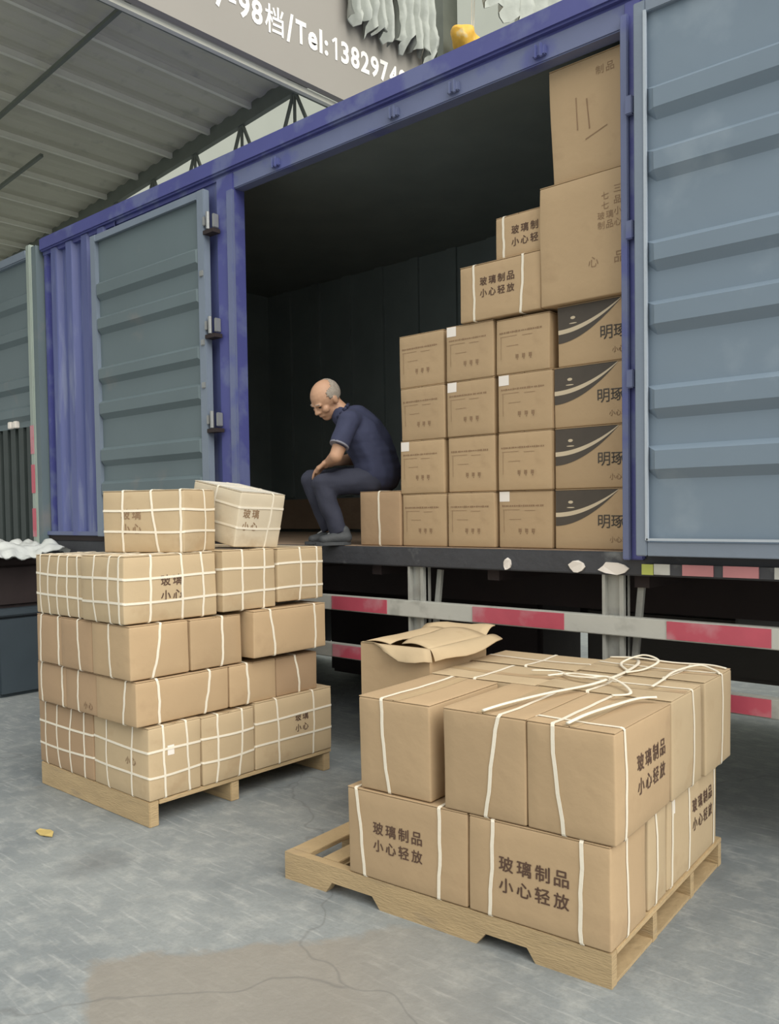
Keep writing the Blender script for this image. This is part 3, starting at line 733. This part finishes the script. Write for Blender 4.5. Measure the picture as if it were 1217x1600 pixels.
# open carton behind, standing on a closed one
Carton('closed carton on the near pallet directly under the open one', FN, -1.335, -.985, .50, .95, zl, .43, group=G1)
oc = thing('open_carton', 'open kraft carton with bent flaps and a dark slit, behind the near stack', 'box', loc_(FN, -1.16, .725, .432), (0, 0, FN[3]))
w_, d_, h_ = .18, .225, .425; t_ = .005
MB().box(-w_, w_, -d_, -d_+t_, 0, h_).box(-w_, w_, d_-t_, d_, 0, h_).box(-w_, -w_+t_, -d_+t_, d_-t_, 0, h_).box(w_-t_, w_, -d_+t_, d_-t_, 0, h_).box(-w_, w_, -d_, d_, 0, t_).obj('body', KR[0], oc)
def flap(pts, m=KR[1], th=.004):
    # pts: 2 rows of world-free local points (hinge row, edge row), bent grid between
    a, b_ = pts; n = 8; vs = []
    def S(row, t):
        k = t*(len(row)-1); i = min(int(k), len(row)-2); return Vector(row[i]).lerp(Vector(row[i+1]), k-i)
    for i in range(n+1):
        for j in range(n+1):
            p = S(a, i/n).lerp(S(b_, i/n), j/n); p += Vector((0, 0, .012*math.sin(j/n*math.pi)+.006*math.sin(i*1.1)*j/n)); vs.append(p)
    m_ = len(vs); nrm = Vector((0, 0, -th)); vs += [v+nrm for v in vs]
    fs = []
    for i in range(n):
        for j in range(n):
            q = i*(n+1)+j; fs += [(q, q+1, q+n+2, q+n+1), (m_+q, m_+q+n+1, m_+q+n+2, m_+q+1)]
    for i in range(n):
        fs += [(i, m_+i, m_+i+1, i+1), (n*(n+1)+i, n*(n+1)+i+1, m_+n*(n+1)+i+1, m_+n*(n+1)+i)]
        q = i*(n+1); fs += [(q, q+n+1, m_+q+n+1, m_+q), (q+n, m_+q+n, m_+q+2*n+1, q+2*n+1)]
    return MB().add(vs, fs).obj('flap', m, oc, smooth=True)
flap([[(-w_, -d_, h_), (w_, -d_, h_)], [(-.08, -d_-.008, h_-.006), (-.02, -d_-.035, h_-.03), (.05, -d_-.04, h_-.05), (.14, -d_-.045, h_-.055), (.20, -d_-.01, h_-.055)]])
flap([[(w_, -d_, h_), (w_, d_, h_)], [(.20, -d_+.01, h_-.050), (.25, -.08, h_-.045), (.27, .08, h_-.025), (.27, d_-.01, h_-.01)]])
flap([[(w_, -d_+.0, h_), (w_, d_, h_)], [(.02, -d_+.03, h_+.006), (-.01, .0, h_+.022), (-.01, d_, h_+.02)]])
flap([[(-w_, -d_, h_), (-w_, d_, h_)], [(-.035, -d_+.02, h_+.001), (-.05, .0, h_+.006), (-.03, d_, h_+.012)]])
flap([[(-w_, d_, h_), (w_, d_, h_)], [(-.17, d_+.08, h_+.022), (.0, d_+.10, h_+.035), (.17, d_+.10, h_+.03)]])

# ------------------------------------------------------------------ left stack
G2 = 'kraft cartons on the left pallet'
def grid_straps(c, nx, ny, zs=(.33, .68)):
    for i in range(nx): c.strap('X', c.w*(-.5+(i+.6)/(nx+.2)), c.rnd.uniform(-.02, .02), .0105)
    for i in range(ny): c.strap('Y', c.d*(-.5+(i+.6)/(ny+.2)), c.rnd.uniform(-.025, .025), .0105)
    for z in zs: c.strap('Z', c.h*z, c.rnd.uniform(-.006, .006), .0105)
a, b_ = .1195, .4545
c = Carton('front corner carton of the left stack bottom layer, with a small white tag', FL, -.475, .0, .0, .285, a, b_, m=1, group=G2, bulge=.01); grid_straps(c, 2, 2)
c.patch('right', -.03, .05, .035, .045, LABEL, 'label_sticker'); c.text('front', '小心', .1, 0, .035, INKF)
c = Carton('second carton along the right side of the left stack bottom layer, net strapped', FL, -.49, .003, .29, .605, a, b_-.005, m=1, group=G2, bulge=.008); grid_straps(c, 2, 2)
c = Carton('far right carton of the left stack bottom layer with dark print between its straps', FL, -.34, .004, .612, 1.148, a, b_+.008, m=1, group=G2, bulge=.008)
c.straps((('Y', -.12, -.02, .0105), ('Y', .13, 0, .0105), ('Z', .12, .002, .0105), ('Z', .235, .002, .0105))); c.text('right', '玻璃\n小心', .045, .02, .04, INK, .02)
c = Carton('net strapped carton at the left end of the left stack bottom layer', FL, -1.04, -.482, .0, .31, a, b_-.004, m=2, group=G2, bulge=.008); grid_straps(c, 4, 2)
a, b_ = .4625, .669
c = Carton('plain long carton on the right side of the left stack second layer, front corner', FL, -.36, -.018, -.045, .467, a, b_, m=0, group=G2); c.straps((('Y', -.14, -.01), ('Y', .13, .03), ('X', 0.08, .03)))
c = Carton('middle carton on the right side of the left stack second layer', FL, -.40, -.014, .473, .768, a, b_, m=0, group=G2); c.straps((('Y', -.04, 0),))
c = Carton('far right carton of the left stack second layer with a slanting strap', FL, -.40, -.018, .775, 1.065, a, b_-.004, m=2, group=G2); c.straps((('Y', .0, -.03),))
c = Carton('plain brown carton left of the corner one in the left stack second layer', FL, -.66, -.366, -.04, .40, a, b_, m=2, group=G2); c.straps((('X', -.02, .0),)); c.text('front', '小心', .07, -.06, .035, INKF)
c = Carton('brown carton at the left end of the left stack second layer', FL, -.97, -.666, -.035, .40, a, b_, m=2, group=G2); c.straps((('X', -.10, .0), ('X', .12, 0)))
a, b_ = .6745, .922
c = Carton('front corner carton of the left stack third layer with one strap', FL, -.36, -.03, -.062, .250, a, b_, m=0, group=G2); c.straps((('Y', -.02, .05), ('X', .0, -.01)))
c = Carton('second carton on the right side of the left stack third layer', FL, -.42, -.028, .258, .562, a, b_-.003, m=0, group=G2); c.straps((('Y', .03, .01),))
c = Carton('long carton sticking out at the right of the left stack third layer, two straps', FL, -.33, .035, .582, 1.09, a+.02, b_+.01, m=0, group=G2, rot=1.5, tilt=(.0, 0)); c.straps((('Y', -.13, -.03), ('Y', .17, .0)))
c = Carton('brown carton left of the corner one in the left stack third layer', FL, -.66, -.366, -.06, .40, a, b_, m=2, group=G2); c.straps((('X', .03, -.02),))
c = Carton('brown carton at the left end of the left stack third layer', FL, -.92, -.667, -.055, .40, a, b_, m=2, group=G2); c.straps((('X', -.08, .02), ('X', .10, 0)))
a, b_ = .9275, 1.236
c = Carton('front corner net strapped carton of the left stack fourth layer, dark print on its side', FL, -.42, -.05, -.075, .432, a, b_, m=1, group=G2, bulge=.012)
c.straps((('Y', -.12, .01, .011), ('Y', .05, .0, .011), ('Y', .17, 0, .011), ('Z', .095, 0, .011), ('Z', .205, .0, .011), ('X', -.06, 0, .011), ('X', .07, 0, .011), ('X', .15, 0, .011))); c.text('right', '玻璃\n小心', -.01, .0, .05, INK, .02)
c = Carton('net strapped middle carton on the right side of the left stack fourth layer', FL, -.42, -.012, .442, .776, a+.01, b_+.004, m=1, group=G2, bulge=.008)
c.straps((('Y', -.05, 0, .011), ('Y', .09, .01, .011), ('Z', .09, 0, .011), ('Z', .21, 0, .011)))
c = Carton('net strapped carton at the far right of the left stack fourth layer', FL, -.42, .0, .785, 1.105, a+.03, b_+.0, m=1, group=G2, bulge=.008)
c.straps((('Y', -.01, 0, .011), ('Y', .11, .0, .011), ('Z', .075, 0, .011), ('Z', .20, 0, .011)))
c = Carton('net strapped carton at the left end of the left stack fourth layer', FL, -.915, -.43, -.055, .25, a, b_-.01, m=1, group=G2, bulge=.01); grid_straps(c, 5, 2)
for i, (z0, z1) in enumerate(((.1195, .4545), (.4625, .669), (.6745, .922), (.9275, 1.236))):
    for y0, y1 in ((.42, .76), (.77, 1.10)):
        Carton(f"{'nearer' if y0 < .5 else 'farther'} rear carton in the {('bottom', 'second', 'third', 'fourth')[i]} layer of the left stack", FL, -1.0, -.51, y0, y1, z0, z1, m=1, group='hidden rear cartons of the left stack', flaps=(i == 3))
c = Carton('net strapped carton alone on top of the left stack at its left, with faint print', FL, -.315-.23, -.315+.23, .295-.14, .295+.14, 1.2385, 1.54, m=1, group=G2, rot=22, bulge=.012)
c.straps((('X', -.11, .0, .011), ('X', .07, -.04, .011), ('X', .215, -.0, .011), ('Y', .03, 0, .011), ('Z', .10, 0, .011), ('Z', .205, 0, .011))); c.text('front', '玻璃\n小心', -.06, .0, .05, INKF, .02)
c = Carton('pale tilted carton on top of the left stack at its right, showing its white lid', FL, -.43, -.06, .535, .84, 1.28, 1.562, m=3, group=G2, rot=3, tilt=(-3, 11), bulge=.006)
c.straps((('Y', .06, .01, .011), ('Z', .10, 0, .011), ('Z', .205, 0, .011), ('X', .0, 0, .011))); c.text('right', '玻璃\n小心', -.07, .0, .045, INKF, .02)
c.patch('top', 0, 0, .36, .295, mat('white_lid_film', (.66, .62, .54), .5, bump=.1), 'lid_film', off=.0018)

# ------------------------------------------------------------------ cargo at the truck edge
LV = [(1.2265, 1.5135), (1.5145, 1.8055), (1.8065, 2.0955), (2.0965, 2.384)]
word = ['bottom', 'second', 'third', 'top']
def marks(c, seed, wd):
    r = random.Random(seed); vs = []; fs = []
    def rect(u, v, w, h): b = len(vs); vs.extend([(u-w/2, v-h/2), (u+w/2, v-h/2), (u+w/2, v+h/2), (u-w/2, v+h/2)]); fs.append((b, b+1, b+2, b+3))
    u = -.42*wd
    while u < .36*wd: q = r.uniform(.006, .013); rect(u, .068, q, r.uniform(.005, .010)); u += q+.003
    rect(-.42*wd+.05, .048, .10, .002); rect(.1*wd, .044, .06, .002); rect(-.40*wd, -.01, .0018, .11); rect(-.18*wd, -.0, .07, .002)
    for i in range(3):
        uu = -.05*wd+i*.038-.01; rect(uu, -.055, .013, .018); rect(uu, -.070, .006, .006); rect(uu-.009, -.055, .002, .022)
    c.shape('front', vs, fs, INKF, 'printed_marks')
cols = [(-3.062, -2.757, 'left'), (-2.735, -2.437, 'middle'), (-2.415, -2.108, 'right')]
for ci, (x0, x1, nm) in enumerate(cols):
    for k, (z0, z1) in enumerate(LV):
        jx = random.Random(ci*9+k).uniform(-.006, .006)
        zz = z1-(.012 if (ci == 2 and k == 3) else 0)
        lab = {'left': 'first column right of the man', 'middle': 'second column from the man', 'right': 'column beside the black prints'}[nm]
        c = Carton(f'plain carton in the truck, {word[k]} of the {lab}', FW, x0+jx, x1+jx, .055+random.Random(ci+k*5).uniform(0, .015), .50, z0, zz, m=0, group='plain cartons stacked four high in the truck', bulge=.003)
        marks(c, ci*4+k, x1-x0)
        if (ci, k) in ((0, 1), (1, 2), (1, 3), (2, 2), (2, 0)):
            c.patch('front', -(x1-x0)/2+.036, .115, .06, .05, LABEL, 'label_sticker'); c.o['label'] = c.o['label']+', white sticker'
for k, (z0, z1) in enumerate(LV):
    x0, x1 = (-2.097+(.02 if k == 3 else 0), -1.61)
    c = Carton(f'carton with black curved print beside the door post, {word[k]} of the four', FW, x0, x1, .075, .50, z0, z1, m=0, group='black printed cartons beside the door post', bulge=.003)
    W_, H_ = x1-x0, z1-z0; n = 24; tip = .84*.375/W_+.02
    def band(fa, fb, m, name, off):
        vs = []; 
        for i in range(n+1):
            f = i/n*tip; s_ = i/n
            for g_ in (fa(s_), fb(s_)): vs.append((-W_/2+.004+f*W_, H_/2-.006-g_*H_))
        c.shape('front', vs, [(2*i, 2*i+1, 2*i+3, 2*i+2) for i in range(n)], m, name, off)
    E1 = lambda s_: .37*(1-s_**2.0)
    E2 = lambda s_: .43*(1-s_**2.1)+.012
    E3 = lambda s_: .58*(1-s_**1.9)+.012
    band(lambda s_: 0, E1, INKB, 'black_print', .0012); band(E1, E2, PALE, 'curved_line', .0014); band(E2, E3, INKB, 'black_print', .0012)
    for u, v, r_ in ((.085, -.062, .013), (.085, -.088, .021)):
        vs = [(-W_/2+u+r_*math.cos(t*.4)*1.0, H_/2+v+r_*math.sin(t*.4)*(.55 if r_ < .02 else .13)) for t in range(16)]
        c.shape('front', vs, [tuple(range(16))], PALE, 'emblem', .0018)
    c.text('front', '明琢月', -W_/2+.325, -.012, .062, INKB, .012, px=1.1)
    c.text('front', '小心轻放', -W_/2+.345, -.095, .028, INKF, .006, px=1.1)
c = Carton('lone strapped carton the man sits on at the truck edge', FW, -3.372, -3.068, .06, .50, 1.2265, 1.536, m=2, group='strapped cartons in the truck', bulge=.003); c.straps((('X', .0, 0),))
c = Carton('strapped carton with black writing, first step of the cargo above the plain columns', FW, -2.632, -2.152, .05, .48, 2.3865, 2.672, m=0, group='strapped cartons in the truck', bulge=.003)
c.straps((('X', -.15, 0), ('X', .135, .01))); c.text('front', GLASS, -.01, .02, .042)
c = Carton('strapped carton with black writing, second step, partly behind the big plain carton', FW, -2.42, -2.153, .07, .5, 2.6745, 2.882, m=0, group='strapped cartons in the truck', bulge=.003)
c.straps((('X', -.085, 0),)); c.text('front', '玻璃制\n小心轻', .038, -.005, .042)
c = Carton('big plain carton standing on the top black printed carton by the post', FW, -2.148, -1.60, .04, .52, 2.386, 2.952, m=0, group='big plain cartons in the truck', bulge=.008)
c.text('front', '七\n七\n玻璃\n制品', .07, .10, .035, INKF, .0, px=1.2, py=1.25); c.text('front', '三\n品\n小\n心', .13, .11, .035, INKF, .0); c.text('front', '心 品', .075, -.12, .05, INKF, .0)
c = Carton('topmost big plain carton touching the truck roof beside the post', FW, -2.085, -1.605, .06, .52, 2.955, 3.492, m=0, group='big plain cartons in the truck', bulge=.008, lean=(-.02, 0))
c.text('front', '制品', .05, .19, .04, INKF, .0)
c.shape('front', [(-.10, -.05), (-.094, -.05), (-.094, .10), (-.10, .10), (-.04, -.06), (-.033, -.06), (-.04, .08), (-.047, .08), (-.06, -.10), (.05, -.065), (.05, -.07), (-.06, -.106)], [(0, 1, 2, 3), (4, 5, 6, 7), (8, 9, 10, 11)], INKF, 'crease_mark')

# ------------------------------------------------------------------ seated man
man = thing('person', 'bald man in navy shirt and dark trousers sitting hunched on a carton', 'person', (-3.45, .25, 1.225))
MO = Vector((-3.45, .25, 1.225))
def V(x, y, z): return Vector((x, y, z))-MO
PE, BE, CH, UP = V(-3.445, .305, 1.66), V(-3.462, .292, 1.76), V(-3.505, .245, 1.875), V(-3.54, .205, 1.955)
SL_, SR_ = V(-3.448, .055, 1.95), V(-3.64, .345, 2.005)
NK = V(-3.585, .139, 2.02); HD = V(-3.645, .065, 2.098)
SVL = V(-3.456, -.015, 1.815); EL = V(-3.475, -.03, 1.745); WL = V(-3.575, .012, 1.718)
ER = V(-3.66, .31, 1.75); WR = V(-3.645, .125, 1.725)
HPL, KL, AL = V(-3.42, .215, 1.61), V(-3.605, -.02, 1.585), V(-3.523, .03, 1.305)
HPR, KR_, AR = V(-3.53, .35, 1.62), V(-3.795, .075, 1.615), V(-3.68, .11, 1.315)
fwd = Vector((-.16, -.66, -.66)).normalized(); side = fwd.cross(Vector((.1, 0, 1))).normalized(); upv = side.cross(fwd)
HR = Matrix((fwd, -side, upv)).transposed()      # local: x forward, y left, z up
def hp(a, b_, c_): return HD+HR @ Vector((a, b_, c_))
bd = MB()
bd.limb([(PE, .11), (BE, .11), (CH, .11), (UP, .085)])
bd.limb([(SL_, .055), (UP, .08), (SR_, .055)]); bd.limb([(UP, .07), (NK, .055), (hp(-.02, 0, -.05), .055)])
bd.ball(hp(-.012, 0, .022), .1, 20, (1.0, .80, .90), HR); bd.ball(hp(.035, 0, -.035), .07, 16, (.85, .82, 1.1), HR)
bd.ball(hp(.058, 0, -.083), .030, 12, (1, 1.2, .8), HR)                       # chin
bd.limb([(hp(.088, 0, .012), .008), (hp(.108, 0, -.022), .0125)]); bd.ball(hp(.098, .012, -.026), .009); bd.ball(hp(.098, -.012, -.026), .009)
bd.limb([(hp(.080, .042, .020), .009), (hp(.089, .015, .022), .008)]); bd.limb([(hp(.080, -.042, .020), .009), (hp(.089, -.015, .022), .008)])
bd.limb([(hp(.085, .02, -.055), .008), (hp(.092, 0, -.053), .009), (hp(.085, -.02, -.055), .008)])
for s_ in (1, -1):
    bd.ball(hp(-.008, s_*.080, -.008), .030, 12, (.62, .32, 1), HR); bd.ball(hp(.06, s_*.042, -.022), .026, 10)
bd.limb([(SL_, .05), (EL, .040), (WL, .027)]); bd.limb([(SR_, .05), (ER, .040), (WR, .027)])
bd.limb([(HPL, .08), (KL, .055), (AL, .036)]); bd.limb([(HPR, .08), (KR_, .055), (AR, .036)])
def hand(wr, d, palm_n, spread):
    d = d.normalized(); pn = palm_n.normalized(); sd_ = d.cross(pn).normalized()
    pc = wr+d*.045; bd.limb([(wr, .024), (wr+d*.03, .026)])
    for k in range(4):
        o_ = (k-1.5)*.0185; base = wr+d*.07+sd_*o_*spread; bd.limb([(wr+d*.02+sd_*o_*.7, .014), (base, .0125)])
        L_ = (.030, .034, .032, .025)[k]
        k1 = base+d*L_+pn*.008; k2 = k1+d*L_*.6+pn*.018; k3 = k2+d*L_*.25+pn*.018
        bd.limb([(base, .0098), (k1, .009), (k2, .0085), (k3, .0078)])
    tb = wr+d*.02+sd_*.03*spread; bd.limb([(wr+d*.01, .018), (tb, .014), (tb+d*.035+sd_*.012+pn*.012, .011), (tb+d*.055+pn*.026, .009)])
hand(WL, Vector((-.85, -.1, -.42)), Vector((-.1, .1, -1)), 1)
hand(WR, Vector((-.35, -.85, -.35)), Vector((-.2, 0, -1)), -1)
remesh(bd, 'body', SKIN, man, .0055, 4)
# hair: short fringe over sides and back, crown bare
hb = MB(); R_ = HR
n, m_ = 80, 48; vs = []; idx = {}; fs = []
for i in range(m_+1):
    ph = math.pi*i/m_
    for j in range(n):
        th = 2*math.pi*j/n; vs.append(Vector((math.sin(ph)*math.cos(th), math.sin(ph)*math.sin(th), math.cos(ph))))
keep = []
for i in range(m_):
    for j in range(n):
        q = (i*n+j, (i+1)*n+j, (i+1)*n+(j+1) % n, i*n+(j+1) % n); cc = sum((vs[a_] for a_ in q), Vector())/4; cc = cc+noise.noise_vector(cc*9)*.09
        front = cc.x > .30 and cc.z < .62; face = cc.x > .12+.25*cc.z and abs(cc.y) < .96 and cc.z < .75
        if cc.z > -.5 and cc.x < .3 and not (cc.x*.8+cc.z*.75 > .12 and (abs(cc.y) < .80 or cc.z > .45)) and not (cc.x > .1 and cc.z < -.1): keep.append(q)
def hv(v, e): return hp(*(Vector((-.012, 0, .022))+Vector((v.x*1.0, v.y*.80, v.z*.90))*(.1+e)))
W = len(vs); hvv = [hv(v, .0035+.002*noise.noise(v*9)) for v in vs]+[hv(v, -.006) for v in vs]
fs = [q for q in keep]+[tuple(a_+W for a_ in q[::-1]) for q in keep]
ed = {}
for q in keep:
    for a_, b2 in zip(q, q[1:]+q[:1]): ed[(a_, b2)] = 1
for a_, b2 in list(ed):
    if (b2, a_) not in ed: fs.append((b2, a_, a_+W, b2+W))
MB().add(hvv, fs).obj('hair', HAIR, man, smooth=True)
for s_ in (1, -1):
    MB().ball(hp(.083, s_*.030, .004), .009, 10, (.6, 1.3, .5), HR).obj('eye', EYE, man, smooth=True)
    MB().limb([(hp(.084, s_*.044, .026), .0025), (hp(.0915, s_*.020, .028), .003)]).obj('eyebrow', HAIR, man, smooth=True)
# shirt
sh = MB()
lat = (SR_-SL_).normalized()
for k in (-1, 1):
    sh.limb([(PE+lat*.045*k+Vector((0, 0, .0)), .135), (BE+lat*.05*k, .132), (CH+lat*.06*k, .125), (UP+lat*.07*k, .092)])
sh.limb([(PE, .145), (BE, .143), (CH, .145), (UP, .112)]); sh.limb([(SL_, .068), (UP, .098), (SR_, .068)]); sh.limb([(UP, .085), (NK+Vector((0, 0, -.018)), .066)])
for a_, b2 in ((SL_, SVL), (SR_, SR_.lerp(ER, .62))):
    sh.limb([(a_, .066), (a_.lerp(b2, .7), .060)]); d_ = (b2-a_).normalized(); sh.cyl(a_, b2+d_*.012, .060, 20, .058)
so = remesh(sh, 'shirt', SHIRT, man, .009, 5)
for v in so.data.vertices: v.co += noise.noise_vector(v.co*11+Vector((3, 1, 5)))*.008
d_ = (SVL-SL_).normalized(); 
cf = MB().cyl(SVL+d_*.004, SVL+d_*.014, .0585, 24, .0585); cf.obj('sleeve_hem', mat('pale_hem', (.20, .20, .24), .8), man)
cl = MB()
for k in range(14):
    t = k/14*2*math.pi; c_ = NK+Vector((0, 0, -.002)); ax = (HD-NK).normalized(); u_ = ax.orthogonal().normalized(); v_ = ax.cross(u_)
    t2_ = (k+1)/14*2*math.pi
    cl.limb([(c_+(u_*math.cos(t)+v_*math.sin(t))*.060, .012), (c_+(u_*math.cos(t2_)+v_*math.sin(t2_))*.060, .012)], .8)
cl.obj('collar', SHIRT, man, smooth=True)
# trousers
tr_ = MB(); tr_.limb([(PE+Vector((0, 0, -.02)), .125), (HPL, .092), (KL, .066), (KL.lerp(AL, .5), .060)]); tr_.limb([(PE+Vector((0, 0, -.02)), .12), (HPR, .092), (KR_, .066), (KR_.lerp(AR, .5), .060)])
for a_, b2 in ((KL, AL), (KR_, AR)): tr_.cyl(a_.lerp(b2, .4), b2+(b2-a_).normalized()*.012, .060, 18, .050)
to = remesh(tr_, 'trousers', TROUS, man, .008, 5)
for v in to.data.vertices: v.co += noise.noise_vector(v.co*13+Vector((8, 1, 2)))*.008
# shoes
for (hx, hy, tx, ty) in ((-3.490, .06, -3.575, -.075), (-3.655, .135, -3.745, .005)):
    h_ = V(hx, hy, 1.225); t_ = V(tx, ty, 1.225); d_ = (t_-h_).normalized(); sdv = Vector((-d_.y, d_.x, 0))
    m1 = MB()
    for o_ in (-.012, .012):
        m1.limb([(h_+Vector((0, 0, .045))+sdv*o_, .034), (h_.lerp(t_, .5)+Vector((0, 0, .042))+sdv*o_, .032), (t_+Vector((0, 0, .032))-d_*.02+sdv*o_*1.4, .026)])
    m1.limb([(h_+Vector((0, 0, .045)), .036), (h_+Vector((0, 0, .08))+d_*.015, .038)])
    s_o = remesh(m1, 'shoe', SHOE, man, .006, 3)
    sl = MB(); 
    n = 18; ring = []
    L_ = (t_-h_).length/2+.03; c_ = (h_+t_)/2
    for i in range(n):
        th = 2*math.pi*i/n; ring.append(c_+d_*math.cos(th)*L_+sdv*math.sin(th)*.045)
    sl.add([r_+Vector((0, 0, .001)) for r_ in ring]+[r_+Vector((0, 0, .020)) for r_ in ring], [(i, (i+1) % n, n+(i+1) % n, n+i) for i in range(n)]+[tuple(range(n-1, -1, -1)), tuple(range(n, 2*n))])
    sl.obj('shoe_sole', SHOE, s_o)
    q = h_.lerp(t_, .45)+Vector((0, 0, .05))
    MB().limb([(q-sdv*.042+Vector((0, 0, -.02)), .005), (q-sdv*.03+d_*.03+Vector((0, 0, .015)), .005), (q+d_*.01+Vector((0, 0, .03)), .005)]).obj('shoe_stripe', SHOEW, s_o)

# ------------------------------------------------------------------ litter
r = random.Random(2)
def litter(name, label, x, y, s, m, cat):
    vs = [(s*math.cos(t)*(1+.4*r.random()), s*.5*math.sin(t)*(1+.4*r.random()), .006+.012*r.random()) for t in [i*.785 for i in range(8)]]
    vs += [(v[0], v[1], v[2]-.004) for v in vs]
    o = MB().add(vs, [tuple(range(8)), tuple(range(15, 7, -1))]+[(i, i+8, (i+1) % 8+8, (i+1) % 8) for i in range(8)]).obj(name, m); o.location = (x, y, 0)
    tag(o, label, cat)
litter('dry_leaf', 'small dry yellowish leaf on the concrete left of the left pallet', -3.64, -1.75, .045, LEAFY, 'leaf')
